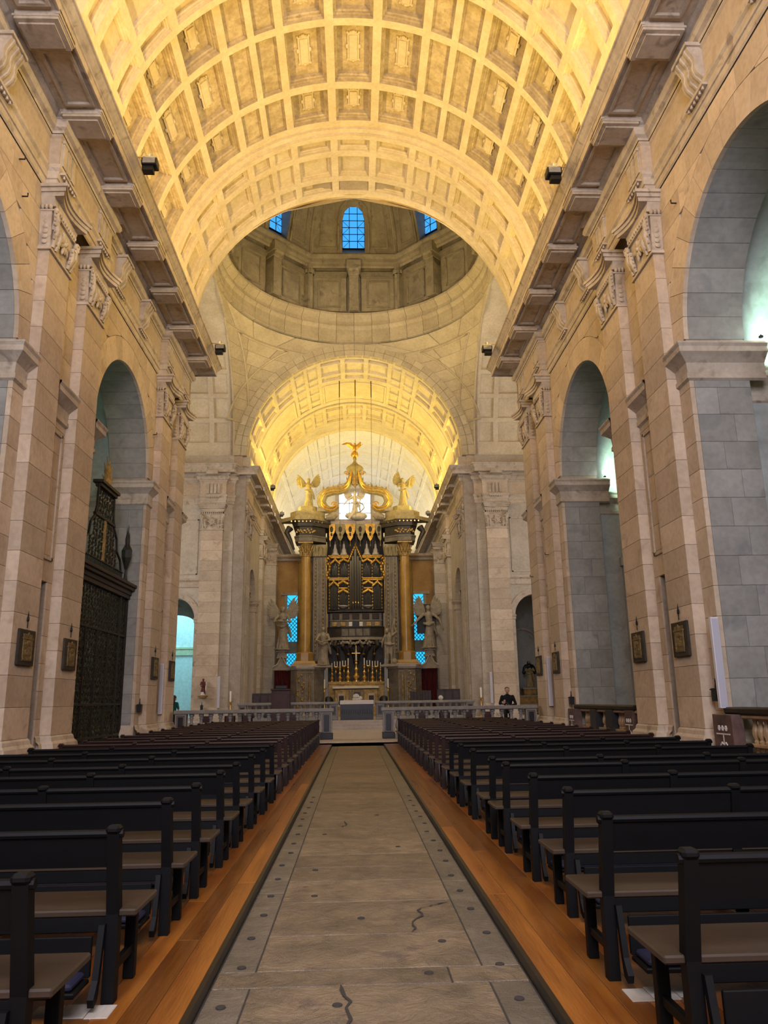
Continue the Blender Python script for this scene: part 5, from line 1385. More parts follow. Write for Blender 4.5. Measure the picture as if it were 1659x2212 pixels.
    # dark carved brackets hanging at the outer ends
    cobj(MB(s).tube([(4.9, YB+.1, 14.3), (5.15, YB, 13.9), (4.85, YB, 13.3), (4.6, YB, 12.6)], [.28, .2, .14, .08], 7), 'hanging_bracket', M_DKW, True)
    # crown volute
    pth = [(1.35, 15.95), (1.75, 15.62), (2.25, 15.75), (2.55, 16.25), (2.35, 16.85), (1.75, 17.1), (1.1, 17.15), (.62, 17.45), (.38, 18.0), (.28, 18.5)]
    m = MB(s); bz = []
    for i in range(len(pth)-1):
        for q in range(4):
            p0 = Vector(pth[max(i-1, 0)]); p1 = Vector(pth[i]); p2 = Vector(pth[i+1]); p3 = Vector(pth[min(i+2, len(pth)-1)]); t = q/4
            bz.append(.5*((2*p1)+(p2-p0)*t+(2*p0-5*p1+4*p2-p3)*t*t+(-p0+3*p1-3*p2+p3)*t**3))
    bz.append(Vector(pth[-1]))
    m.tube([(p.x, YB-.1, p.y) for p in bz], [.20+.16*sin(PI*min(1, i/len(bz)*1.15)) for i in range(len(bz))], 8); cobj(m, 'crown_volute', M_STATG, True)
    m = MB(s)
    for off in (-.14, .14): m.tube([(p.x, YB-.40, p.y+off*.8) for p in bz], [.065]*len(bz), 6)
    m.tube([(1.55+.26*(1-i/16)*cos(i*.6), YB-.36, 16.0+.26*(1-i/16)*sin(i*.6)) for i in range(17)], .05, 5)
    m.tube([(.62+.2*(1-i/16)*cos(i*.6), YB-.36, 18.45+.2*(1-i/16)*sin(i*.6)) for i in range(17)], .05, 5)
    cobj(m, 'volute_gilding', M_GOLD, True)
    m = MB(s)
    for k in range(11):
        p = bz[10+int(k*2.2)]; hgt = (.45 if k % 3 == 0 else .28)
        m.tube([(p.x, YB-.1, p.y+.2), (p.x+.05, YB-.1, p.y+.2+hgt*.6), (p.x+(.10 if k % 2 else -.08), YB-.12, p.y+.2+hgt)], [.09, .06, .012], 5)
    cobj(m, 'volute_leaves', M_GILT, True)
    cobj(MB(s).cbox(1.65, 2.9, YB-.35, YB+.35, 15.45, 15.78, .04).tube([(1.55, YB-.1, 15.3), (1.7, YB-.15, 15.1), (2.2, YB-.1, 15.0)], [.3, .34, .2], 8), 'volute_block', M_STAT, True)
    # pointed gable with curtain beside the canopy
    cobj(MB(s).prism([(4.75, 3.75), (6.0, 3.75), (6.0, 3.95), (5.7, 4.15), (5.38, 4.75), (5.05, 4.15), (4.75, 3.95)], 'y', YB-.1, YB+.35), 'side_gable', M_STAT)
    cobj(MB(s).tube([(4.72, YB-.12, 3.95), (5.05, YB-.14, 4.15), (5.38, YB-.14, 4.75), (5.7, YB-.14, 4.15), (6.03, YB-.12, 3.95)], .06, 6), 'gable_moulding', M_STEP)
    cobj(MB(s).prism([(4.98, 4.6), (5.78, 4.6), (5.60, 5.05), (5.16, 5.05)], 'y', YB-.1, YB+.5).box(4.98, 5.78, YB-.2, YB+.55, 5.05, 5.12).lathe([(.36, 5.12), (.36, 5.2)], (5.38, YB+.15, 0), 14), 'statue_pedestal', M_STAT)
    cobj(MB(s).box(5.93, 6.05, YB-.1, YB+.4, .56, 3.75), 'side_jamb', M_GRYW)
    cur = thing('red_curtain', 'dark red curtain hanging beside the altar canopy, %s side' % ('lectern' if s < 0 else 'choir-bench'), 'curtain', (s*5.3, YB+.12, .62), group='altar curtains')
    cm2 = MB(); xs_ = [-.60+i*.03 for i in range(41)]
    cm2.grid([[(x, .05*sin(x*38+z), z) for x in xs_] for z in (0, .8, 1.6, 2.4, 3.1)]); cm2.obj('drape', M_REDC, cur, True)
    MB().tube([(-.62, 0, 3.12), (.62, 0, 3.12)], .02, 6).obj('curtain_rod', M_BRASS, cur)
cobj(MB().box(-2.15, 2.15, YB+.30, YB+.6, 14.72, 15.0).box(-2.15, 2.15, YB+.34, YB+.5, 14.6, 14.75), 'front_beam', M_STEP)
# crown top
cobj(MB().lathe([(.25, 18.3), (.35, 18.5), (.40, 18.62), (.68, 18.85), (.66, 18.95), (.40, 19.15), (.25, 19.25), (.12, 19.45), (.10, 19.6), (.16, 19.66), (.14, 19.74)], (0, YB-.1, 0), 12), 'crown_top', M_STATG)
cobj(MB().box(-.22, .22, YB-.3, YB+.1, 17.6, 18.4).lathe([(.02, 17.35), (.16, 17.6)], (0, YB-.1, 0), 8), 'keystone', M_GILT)
cobj(MB().ell((0, YB-.1, 20.0), (.29, .29, .30), n=18, m=12), 'orb', M_GOLD, True)
eg = MB()
eg.ell((0, YB-.1, 20.52), (.17, .22, .28), n=10, m=8); eg.ell((.02, YB-.28, 20.82), (.09, .11, .10), n=8, m=6); eg.tube([(0, YB-.1, 20.6), (.03, YB-.22, 20.85)], [.13, .08], 7)
for sg in (-1, 1):
    sp = [(0, YB-.1, 20.5), (sg*.3, YB-.1, 20.75), (sg*.45, YB-.05, 21.05)] if sg > 0 else [(0, YB-.1, 20.5), (-.35, YB-.1, 20.85), (-.65, YB-.05, 20.95), (-1.0, YB, 20.88)]
    eg.tube(sp, [.14, .15, .10, .03][:len(sp)] if len(sp) > 3 else [.16, .17, .06], 7)
    for k in range(5): eg.ell((sg*(.18+.08*k), YB-.08, 20.5+.07*k), (.05, .03, .17), RY_(sg*(30+8*k)), n=6, m=5)
cobj(eg, 'gilt_eagle', M_GOLD, True)
# lambrequin fringe, each tongue its own piece
tong = [(-.37, 14.62), (.37, 14.62), (.37, 14.2), (.33, 13.95), (.22, 13.8), (.2, 13.6), (.10, 13.42), (0, 13.28), (-.10, 13.42), (-.2, 13.6), (-.22, 13.8), (-.33, 13.95), (-.37, 14.2)]
for k in range(6):
    x = -1.9+.38*0+(k)*.76; xa = max(-1.98, x-.37); 
    pts = [(min(1.98, max(-1.98, x+px)), pz) for px, pz in tong]
    o = cobj(MB().prism(pts, 'y', YB+.28, YB+.34), 'lambrequin', M_GOLD if k % 2 == 0 else M_STATG)
    m = MB().ell((max(-1.8, min(1.8, x)), YB+.27, 14.2), (.13, .04, .24), n=8, m=6).ell((max(-1.8, min(1.8, x)), YB+.27, 13.8), (.08, .03, .14), n=6, m=5); cobj(m, 'lambrequin_ornament', M_DKW, True)
    cobj(MB().tube([(x, YB+.3, 13.3), (x, YB+.3, 12.95)], .02, 5).ell((x, YB+.3, 12.95), (.045, .045, .08), n=6, m=4), 'tassel', M_GILT)
# dark ceiling and back of the canopy
cobj(MB().box(-2.2, 2.2, YB+1.9, YB+2.0, 8.0, 14.4).box(-3.3, 3.3, YB+.6, YB+2.6, 14.4, 14.6), 'canopy_back', M_DKW)

# ================================================================== ORGAN
og = thing('pipe_organ', 'gilded pipe organ with tall dark pipes beneath the canopy', 'organ', (0, YB+1.2, 8.1))
YO = YB+1.2
def oobj(m, n, mt, smooth=False):
    for i, v in enumerate(m.v): m.v[i] = (v[0], v[1]-YO, v[2]-8.1)
    return m.obj(n, mt, og, smooth)
oobj(MB().box(-2.1, 2.1, YO+.25, YO+.7, 8.1, 12.3), 'case', M_DKW)
def pipe(x, z0, z1, r):
    m = MB().lathe([(r*.25, z0), (r, z0+.3*min(1, (z1-z0)/1.5)), (r, z1), (r*.85, z1)], (x, YO+.1, 0), 8)
    o = oobj(m, 'pipe', M_PIPE, True); return o
for i, (x, t) in enumerate(((0, 12.85), (-.2, 12.3), (.2, 12.3), (-.37, 11.95), (.37, 11.95))): pipe(x, 8.25, t, .10 if i else .12)
for x, t in ((0, 8.75), (-.2, 8.72), (.2, 8.72)): oobj(MB().ell((x, YO-.02, t), (.05, .04, .10), n=6, m=5), 'pipe_mouth', M_BRASS, True)
for sg in (-1, 1):
    for (xc, n, z0, za, zb) in ((1.65, 7, 8.25, 10.3, 9.7), (.95, 5, 8.55, 9.75, 9.3), (.95, 5, 9.98, 10.4, 10.25), (.85, 5, 10.75, 11.75, 11.35), (1.55, 5, 10.75, 11.75, 11.35)):
        for k in range(n):
            u = k-(n-1)/2; pipe(sg*(xc+u*.10), z0, za-(za-zb)*abs(u)/((n-1)/2), .042)
    for x in (.52, 1.28, 1.99):
        m = MB(); 
        for k in range(17 if x > 1.9 else 15): m.ell((sg*x, YO+.02, 8.3+k*.235), (.06, .06, .10), n=6, m=4)
        oobj(m, 'twisted_colonnette', M_GILT, True)
    for z in (10.55, 12.28): oobj(MB().cbox(sg*.5, sg*2.08, YO-.12, YO+.3, z, z+.08, .02).cbox(sg*.5, sg*2.02, YO-.06, YO+.3, z-.08, z, .02), 'gilt_cornice', M_GOLD)
    for (xc, z) in ((.95, 8.45), (1.65, 8.18)): oobj(MB().lathe([(.1, z-.15), (.38, z), (.38, z+.06)], (sg*xc, YO+.1, 0), 12), 'pipe_shelf', M_STATW if xc < 1 else M_DKW)
    rnd = random.Random(4)
    for (xc, zt) in ((1.65, 10.48), (.95, 9.85), (.95, 10.5), (.9, 12.2), (1.55, 12.2)):
        m = MB()
        for k in range(9):
            u = (k-4)/4; m.ell((sg*(xc+u*.34), YO-.03, zt-.12-.34*abs(u)**.8*(.6 if xc < 1.2 else 1)), (.075, .05, .12), n=6, m=4); m.ell((sg*(xc+u*.30), YO-.03, zt-.02), (.07, .05, .08), n=6, m=4)
        oobj(m, 'gilt_carving', M_GOLD, True)
    m = MB()
    for k in range(8): m.ell((sg*(2.1+.12*sin(k*1.3)), YO, 10.6+k*.22), (.13, .06, .15), n=6, m=4)
    oobj(m, 'gilt_wing', M_GOLD, True)
    for xc in (.88, 1.55): oobj(MB().lathe([(.36, 12.36), (.30, 12.42), (.19, 12.62), (.17, 12.8), (.09, 12.95), (.08, 13.2), (.02, 13.3), (.01, 13.5)], (sg*xc, YO+.1, 0), 10), 'turret', M_STATW, True)
m = MB()
for sg in (-1, 1):
    for k in range(7): m.ell((sg*(.1+.07*k), YO-.05, 12.95-.17*k), (.07, .05, .14), n=6, m=4)
m.lathe([(.08, 12.95), (.13, 13.05), (.05, 13.2), (.01, 13.4)], (0, YO, 0), 8); oobj(m, 'gilt_crest', M_GOLD, True)
oobj(MB().cbox(-2.15, 2.15, YO-.15, YO+.5, 8.0, 8.14, .02), 'impost_shelf', M_DKW)
# balcony below the organ
bl = thing('organ_balcony', 'carved dark balcony with lattice front below the organ', 'balcony', (0, YB+.9, 5.5))
def bobj(m, n, mt, smooth=False):
    for i, v in enumerate(m.v): m.v[i] = (v[0], v[1]-YB-.9, v[2]-5.5)
    return m.obj(n, mt, bl, smooth)
def bow(d, z0, z1, w=2.15):
    return MB().prism([(-w, YB+1.6), (-w, YB+.9), (-1.1, YB+.6-d), (1.1, YB+.6-d), (w, YB+.9), (w, YB+1.6)], 'z', z0, z1)
bobj(bow(.0, 6.1, 6.8), 'front', M_DKW); bobj(bow(.1, 6.8, 6.88), 'hand_rail', M_BRONZ); bobj(bow(.12, 5.9, 6.1), 'moulding', M_STAT)
for k in range(4):
    x0 = -1.05+k*.53; bobj(MB().cbox(x0, x0+.48, YB+.56, YB+.62, 6.18, 6.72, .02), 'front_panel', M_GRYW)
m = MB(); rnd = random.Random(8)
for k in range(34): m.ell((-1.9+k*.115, YB+.55+(.35 if abs(-1.9+k*.115) > 1.2 else 0), 5.75+rnd.uniform(-.14, .1)), (.11, .09, .11), n=6, m=4)
bobj(m, 'leaf_swag', M_STAT, True)
for sg in (-1, 1):
    for (x, l) in ((.35, .9), (.9, .7), (1.5, .6)): bobj(MB().tube([(sg*x, YB+.8, 5.8), (sg*(x+.1), YB+.6, 5.8-l*.5), (sg*(x-.15), YB+.9, 5.8-l), (sg*(x-.25), YB+1.2, 4.2)], [.2, .16, .12, .1], 7), 'carved_bracket', M_DKW, True)
    for x in (.55, 1.35): bobj(MB().tube([(sg*x, YB+.5, 5.5), (sg*x, YB+.5, 5.0)], .012, 4).lathe([(.02, 4.95), (.12, 4.85), (.03, 4.75)], (sg*x, YB+.5, 0), 8), 'hanging_lamp', M_BRASS)
bobj(MB().box(-2.1, 2.1, YB+1.6, YB+1.7, 2.5, 8.0), 'back_board', M_DKW)
bobj(MB().cbox(-1.95, 1.95, YB+1.2, YB+1.6, 6.88, 7.35, .02).cbox(-1.95, 1.95, YB+1.25, YB+1.6, 7.4, 7.95, .02).box(-2.0, 2.0, YB+1.15, YB+1.6, 7.34, 7.42), 'console_case', M_GRYW)
for k in range(6):
    x = -1.6+k*.64; bobj(MB().cbox(x-.2, x+.2, YB+1.15, YB+1.22, 6.95, 7.28, .02), 'gilt_panel', M_GILT if k not in (2, 3) else M_PLAS)
for k in range(5):
    x = -1.5+k*.75; bobj(MB().cbox(x-.26, x+.26, YB+1.2, YB+1.27, 7.48, 7.88, .02), 'gilt_panel', M_BRONZ)
bobj(MB().cbox(-.26, .26, YB+1.1, YB+1.16, 6.92, 7.3, .01), 'screen', M_BLACK)

# ================================================================== STATUES
statue('angel_statue', 'gilded winged angel statue on the canopy cornice, lectern side', (-3.55, YB-.05, 15.85), 2.3, M_STATG, [(-1, (-.38, -.12, 1.25), (-.42, -.25, 1.55)), (1, (.30, -.18, 1.22), (.10, -.34, 1.25))], wings=[(-1, 10), (1, 15)], seed=2, group='canopy angels')
statue('angel_statue', 'gilded winged angel statue on the canopy cornice, choir-bench side', (3.65, YB-.05, 15.85), 2.3, M_STATG, [(1, (.38, -.12, 1.25), (.42, -.25, 1.58)), (-1, (-.30, -.18, 1.22), (-.10, -.34, 1.25))], wings=[(-1, 40), (1, 5)], seed=3, group='canopy angels')
ca = statue('angel_statue', 'white winged angel on a cloud before the bright window', (-.02, YB+.1, 15.0), 2.15, M_STATW, [(-1, (-.42, -.15, 1.2), (-.62, -.2, .95)), (1, (.36, -.15, 1.2), (.30, -.3, 1.0))], wings=[(-1, 15), (1, 20)], seed=4, parent_base=False)
MB().ell((.4, -.1, .15), (.55, .4, .3)).ell((-.35, -.05, .2), (.4, .35, .25)).ell((.1, -.2, .05), (.5, .35, .2)).tube([(-.1, -.2, .5), (-.35, -.45, .05), (-.5, -.55, -.25)], [.16, .11, .05], 8).obj('cloud', M_STATW, ca, True)
MB().tube([(.30, -.32, 1.2), (.62, -.35, 1.0), (.72, -.35, .75), (.45, -.35, .45), (.2, -.34, .4)], .05, 6).obj('horn', M_GREYM, ca, True)
statue('angel_statue', 'large grey angel with crossed arms on the pedestal nearer the lectern', (-5.38, YB+.15, 5.2), 3.15, M_STAT, [(-1, (-.34, -.22, 1.15), (.02, -.30, 1.22)), (1, (.34, -.22, 1.15), (-.02, -.32, 1.16))], wings=[(-1, 20), (1, 25)], seed=5, yaw=20)
statue('angel_statue', 'large grey angel with open arms on the pedestal beside the choir bench', (5.38, YB+.15, 5.2), 3.15, M_STAT, [(-1, (-.46, -.10, 1.18), (-.66, -.22, .98)), (1, (.46, -.10, 1.18), (.56, -.20, .85))], wings=[(-1, 30), (1, 35)], seed=6, yaw=-8)
MB().box(4.55, 6.0, YB+.7, YB+.78, 6.3, 8.5).obj('black_panel', M_BLACK, None, label='plain black board standing behind the open-armed angel', cat='board')
statue('saint_statue', 'pale robed saint holding a book beside the altar, at the lectern side', (-2.35, YB-.75, 4.02), 2.75, M_STAT, [(-1, (-.32, -.2, 1.16), (-.10, -.34, 1.05)), (1, (.30, -.2, 1.16), (.10, -.34, 1.10))], seed=7, yaw=15)
ss = thing('saint_statue', 'pale half-naked saint tied to a tree with one arm raised', 'statue', (2.42, YB-.75, 4.02))
u = 1.5
P = [('c', [((-.12*u, 0, .05*u), .06*u), ((-.10*u, -.02*u, .30*u), .065*u), ((-.10*u, -.06*u, .5*u), .07*u), ((-.06*u, 0, .9*u), .105*u)]), ('c', [((.10*u, -.06*u, .05*u), .055*u), ((.09*u, -.02*u, .28*u), .065*u), ((.08*u, -.05*u, .5*u), .07*u), ((.07*u, 0, .9*u), .105*u)]),
     ('c', [((0, 0, .92*u), .14*u), ((-.03*u, 0, 1.1*u), .125*u), ((-.02*u, 0, 1.3*u), .15*u), ((-.02*u, 0, 1.42*u), .12*u), ((-.06*u, -.04*u, 1.5*u), .06*u)]),
     ('c', [((-.20*u, 0, 1.38*u), .06*u), ((-.33*u, .02, 1.12*u), .05*u), ((-.36*u, .05*u, .9*u), .035*u)]), ('c', [((.16*u, 0, 1.4*u), .065*u), ((.34*u, .02*u, 1.55*u), .052*u), ((.22*u, .0, 1.82*u), .036*u)]),
     ('c', [((-.2*u, -.08*u, .98*u), .06*u), ((0, -.16*u, .93*u), .07*u), ((.2*u, -.08*u, .96*u), .07*u), ((.24*u, .05*u, .7*u), .08*u), ((.2*u, .1*u, .3*u), .06*u)])]
P += head((-.12*u, -.08*u, 1.58*u), .23*u, 25)+[('e', (-.12*u, -.04*u, 1.63*u), (.10*u, .11*u, .09*u))]+hand((.22*u, 0, 1.82*u), (-.3, 0, 1), (0, -1, 0), 1.3)+hand((-.36*u, .05*u, .9*u), (0, 0, -1), (0, -1, 0), 1.3)
organic('body', P, M_STAT, .028, ss)
MB().tube([(.25, .25, 0), (.3, .28, 1.2), (.25, .25, 2.4), (.42, .2, 3.3)], [.22, .17, .14, .10], 8).tube([(.3, .28, 1.8), (.55, .2, 2.35)], [.1, .07], 7).ell((.35, -.1, .2), (.22, .2, .22)).obj('tree_trunk', M_STAT, ss, True); MB().cbox(-.5, .6, -.35, .45, -.03, .03, .01).obj('plinth', M_STAT, ss)
for s in (-1, 1): MB(s).cbox(1.75, 3.0, YB-1.2, YB-.4, 3.85, 3.99, .02).obj('saint_bracket', M_STAT, None, label='stone shelf under the pale saint, %s side' % ('lectern' if s < 0 else 'choir-bench'), cat='shelf', group='saint shelves')
sp = statue('painted_saint', 'small painted saint in red robes on a gilt bracket on the pier', (-8.77, 45.48, 1.95), .95, noisy('red_painted_wood', (.16, .035, .02), (.08, .02, .012), .6, 5, 20, .1, .05), [(-1, (-.25, -.2, 1.15), (-.05, -.3, 1.2)), (1, (.28, -.15, 1.15), (.15, -.28, 1.05))], seed=8, base_mat=M_GILT)
MB().cbox(-.2, .2, -.18, .2, -.12, 0, .02).cbox(-.26, .26, -.22, .22, -.05, 0, .02).obj('bracket', M_GILT, sp); MB().ell((.17, -.02, .5), (.05, .06, .28), n=8, m=6).obj('white_sleeve', M_CLOTH, sp, True); MB().lathe([(.16, .0), (.13, .14), (.12, .2)], n=10).obj('white_hem', M_CLOTH, sp, True)
dm = statue('painted_saint', 'saint in black cape and cream robe standing above the dark side altar', (10.98, 49.6, 2.15), 1.65, noisy('cream_habit', (.42, .33, .18), (.3, .23, .12), .7, 5, 20, .1, .05), [(-1, (-.28, -.2, 1.15), (-.12, -.3, 1.2)), (1, (.30, -.2, 1.15), (.12, -.3, 1.2))], seed=9)
organic('black_cape', [('c', [((-.2, 0, 1.32), .14), ((0, -.06, 1.36), .17), ((.2, 0, 1.32), .14)]), ('c', [((-.28, -.02, 1.25), .12), ((-.34, 0, .95), .12)]), ('c', [((.28, -.02, 1.25), .12), ((.34, 0, .95), .12)]), ('e', (0, .03, 1.56), (.12, .12, .10))], M_BLACK, .025, dm)
MB().box(-.012, .012, -.26, -.2, 1.02, 1.25).obj('white_cross', M_CLOTH, dm)
sa = thing('side_altar', 'stepped wooden side altar in the dark chapel behind the man', 'altar', (10.9, 49.6, .14))
for (w, d, z0, z1) in ((1.2, .9, 0, .55), (1.15, .7, .55, 1.05), (1.1, .5, 1.05, 1.55), (.4, .35, 1.55, 2.01)): MB().cbox(-w, w, -d, .6, z0, z1-.06, .02).obj('tier', M_GILT, sa); MB().cbox(-w-.06, w+.06, -d-.06, .6, z1-.08, z1, .02).obj('tier_edge', M_STEP, sa)

# ================================================================== HIGH ALTAR AND ITS CANDLES
ha = thing('high_altar', 'gilded high altar with white top slab under the canopy', 'altar', (0, 55.6, .56))
MB().cbox(-1.5, 1.5, 0, .9, 0, 1.75, .02).obj('body', M_GILT, ha); MB().cbox(-1.68, 1.6, -.12, 1.0, 1.80, 1.95, .03).obj('mensa', M_CLOTH, ha)
for x in (-1.05, 1.05): MB().cbox(x-.24, x+.24, -.05, .02, .55, 1.45, .08).obj('inlay_frame', M_STEP, ha); MB().cbox(x-.17, x+.17, -.08, .0, .68, 1.32, .05).obj('inlay_panel', M_BRONZ, ha)
for k in range(6): MB().cbox(-.55+k*.2, -.45+k*.2, -.04, .02, .2, 1.7, .01).obj('flute', M_GRYW, ha)
MB().cbox(-2.0, 2.0, .9, 1.5, 0, 2.15, .02).cbox(-2.05, 2.05, .85, 1.5, 2.1, 2.3, .03).obj('gradine', M_GILT, ha)
for s in (-1, 1): MB(s).lathe([(.32, 0), (.32, 1.1), (.2, 1.25), (.02, 1.3)], (1.95, .3, 0), 10).obj('rounded_stone', M_BLKM, ha)
CND = [(.20, 0), (.20, .05), (.10, .10), (.13, .16), (.19, .26), (.10, .36), (.05, .42), (.08, .50), (.12, .58), (.05, .68), (.04, .78), (.08, .86), (.05, .94), (.10, .99), (.10, 1.02)]
cnd_me = MB().lathe(CND, n=12).mesh('stem', M_BRASS, True)
for k in range(7):
    x = -1.75+k*.585; big = k == 3; sc_ = 1.5 if big else (1.0 if k in (1, 5) else 1.15 if k in (2, 4) else .92)
    t = thing('altar_candlestick', ('tallest turned brass candlestick at the centre of the high altar' if big else 'turned brass candlestick on the high altar, %s from the lectern side' % ORD[k]), 'candlestick', (x, 56.75, 2.86), group='high altar candlesticks'); t.scale = (sc_, sc_, sc_)
    ob('stem', cnd_me, t); MB().lathe([(.035, 1.02), (.035, 1.45)], n=8).obj('candle', M_WAX, t)
cr = thing('altar_cross', 'gilt cross above the central altar candlestick', 'cross', (0, 56.9, 4.3)); MB().cbox(-.03, .03, -.03, .03, 0, 1.15, .01).cbox(-.32, .32, -.03, .03, .55, .62, .01).obj('cross', M_GOLD, cr); MB().lathe([(.2, -.9), (.06, -.75), (.05, 0)], n=8).obj('stem', M_BRASS, cr)
for s in (-1, 1):
    for j, (x, z) in enumerate(((.88, 3.95), (1.47, 3.9))):
        t = thing('candelabrum', 'two-candle brass candelabrum behind the altar, %s from centre, %s side' % (ORD[j], 'lectern' if s < 0 else 'choir-bench'), 'candelabrum', (s*x, 56.98, z), group='altar candelabra')
        MB().lathe([(.09, 2.87-z), (.09, 2.9-z), (.02, 2.95-z), (.02, -.5), (.09, -.35), (.04, -.2), (.16, -.08), (.24, 0), (.22, .05)], n=10).obj('bowl', M_BRASS, t, True)
        for q in range(2): MB().lathe([(.035, .03), (.035, .42)], (-.1+.2*q, 0, 0), 8).obj('candle', M_WAX, t)
for (x, y, lb, hh) in ((-2.15, 53.5, 'slim tall brass candlestick by the high altar, lectern side', 2.2), (2.15, 53.5, 'slim tall brass candlestick by the high altar, choir-bench side', 2.2), (-7.02, 44.4, 'large brass paschal candlestick before the pier on the lectern side', 1.25), (7.0, 44.4, 'large brass paschal candlestick before the pier behind the man', 1.25)):
    t = thing('floor_candlestick', lb, 'candlestick', (x, y, .56), group='standing candlesticks'); k = hh/1.25
    MB().lathe([(.18, 0), (.18, .05), (.06, .1), (.10, .25), (.05, .4), (.045, .85*k), (.09, .9*k), (.05, .95*k), (.07, 1.0*k), (.16, 1.02*k), (.16, 1.05*k)], n=12).obj('stem', M_BRASS, t, True)
    MB().lathe([(.05, 1.05*k), (.05, 1.05*k+.55)], n=10).obj('candle', M_WAX, t)

# ================================================================== ALTAR TABLE, LECTERN, BENCHES
at_ = thing('altar_table', 'black-fronted altar table with white cloth between the marble rails', 'altar', (0, 41.6, .56))
MB().cbox(-.86, .86, 0, .8, 0, .90, .01).obj('frontal', M_BLKM, at_); MB().cbox(-.88, .88, -.03, .85, .90, 1.0, .02).obj('altar_cloth', M_CLOTH, at_); MB().box(-.885, .885, -.035, -.028, .80, .93).obj('cloth_fall', M_CLOTH, at_)
fo = MB()
for k in range(14): fo.tube([(-.8+k*.12, -.006, .30), (-.76+k*.12, -.012, .42), (-.80+k*.12, -.006, .52)], .014, 4)
fo.obj('carved_band', M_DKW, at_)
ms = thing('missal_cushion', 'cream cushion with an open book on the altar table', 'cushion', (0, 42.0, 1.56)); MB().cbox(-.24, .24, -.12, .2, 0, .10, .05).ell((-.03, .05, .2), (.17, .13, .14)).ell((.18, .02, .12), (.12, .1, .09)).obj('pad', M_STATW, ms, True); MB().cbox(-.16, .18, .2, .24, .05, .42, .02).obj('book_back', M_BLACK, ms)
le = thing('lectern', 'dark mahogany lectern standing behind the nave rail', 'lectern', (-3.82, 40.2, .14))
MB().cbox(-.46, .46, -.3, .3, 0, 1.95, .02).obj('body', M_REDW, le); MB().cbox(-.50, .50, -.34, .34, 1.95, 2.03, .02).obj('top', M_REDW, le); MB().cbox(-.36, .36, -.315, -.295, .3, 1.8, .01).obj('front_panel', M_REDW, le); MB().cbox(-.28, .28, -.2, .2, 2.03, 2.2, .02).obj('book_rest', M_BLACK, le); MB().tube([(.05, 0, 2.2), (.07, -.05, 2.5)], .012, 5).obj('microphone', M_BLACK, le)
for i, (x, y, w, h, rz, lb) in enumerate(((-5.75, 49.4, .72, 1.5, .10, 'dark panelled bench back by the pier behind the lectern'), (-4.45, 50.2, .55, 1.45, .05, 'dark panelled bench back next to the lectern'), (5.75, 49.3, .72, 1.6, -.12, 'tall dark panelled bench back on the choir side'), (3.9, 52.4, .34, 1.5, -.1, 'narrow dark bench back beside the red curtain'), (4.55, 51.2, .3, 1.55, -.1, 'dark bench back between the curtain and the tall bench'))):
    t = thing('choir_bench', lb, 'bench', (x, y, .56), rz, group='choir benches')
    MB().cbox(-w, w, 0, .06, 0, h, .01).obj('back', M_DKW, t); MB().cbox(-w, w, .06, .5, .42, .47, .01).obj('seat', M_DKW, t)
    for k in range(3): MB().cbox(-w+.06+k*2*w/3, -w+2*w/3-.04+k*2*w/3, -.015, .0, .5, h-.1, .006).obj('panel', M_REDW, t)
    for sg in (-1, 1): MB().cbox(sg*w-.03, sg*w+.03, 0, .5, 0, .7, .01).obj('end_board', M_DKW, t)
# low stools between the rails, seen through the balusters
for i in range(8):
    x = (-6.2, -5.2, -4.5, -2.6, 2.6, 3.6, 4.6, 5.4)[i]
    t = thing('wooden_chair', 'dark wooden chair behind the nave rail, %s from the iron-screen side' % ORD[i], 'chair', (x, 33.0, .14), group='chairs behind the nave rail')
    MB().cbox(-.22, .22, -.22, .22, .42, .47, .01).obj('seat', M_REDW, t); MB().cbox(-.22, .22, -.24, -.2, .62, .88, .01).obj('backrest', M_REDW, t)
    for sx in (-1, 1):
        MB().cbox(sx*.2-.02, sx*.2+.02, -.24, -.2, 0, .88, .004).obj('rear_leg', M_REDW, t); MB().cbox(sx*.2-.02, sx*.2+.02, .18, .22, 0, .42, .004).obj('front_leg', M_REDW, t)
b = thing('pale_ball', 'pale round ball on the marble rail near the choir benches', 'ball', (4.45, 41.9, 1.5)); MB().ell((0, 0, .12), (.13, .13, .13), n=14, m=10).obj('globe', M_STATW, b, True); MB().lathe([(.08, 0), (.05, .03)], n=10).obj('foot', M_STATW, b)
# cables of the hanging canopy lamps
for i, th in enumerate((-8.9, .4, 9.8)):
    t = rad(th); x = RC*sin(t); zt = ZP+RC*cos(t)
    r = thing('hanging_cable', 'thin brown cable hanging from the chancel vault, %s' % ('over the lectern side', 'at the centre before the gilt eagle', 'over the choir-bench side')[i], 'cable', (x, 49.9, zt), group='vault cables')
    MB().tube([(0, 0, 0), (0, 0, -1.2)], .035, 6).obj('sleeve', M_BLACK, r); MB().tube([(0, 0, -1.1), (0, 2.4, -zt+11.0)], .014, 5).obj('cable', M_ROPE, r)

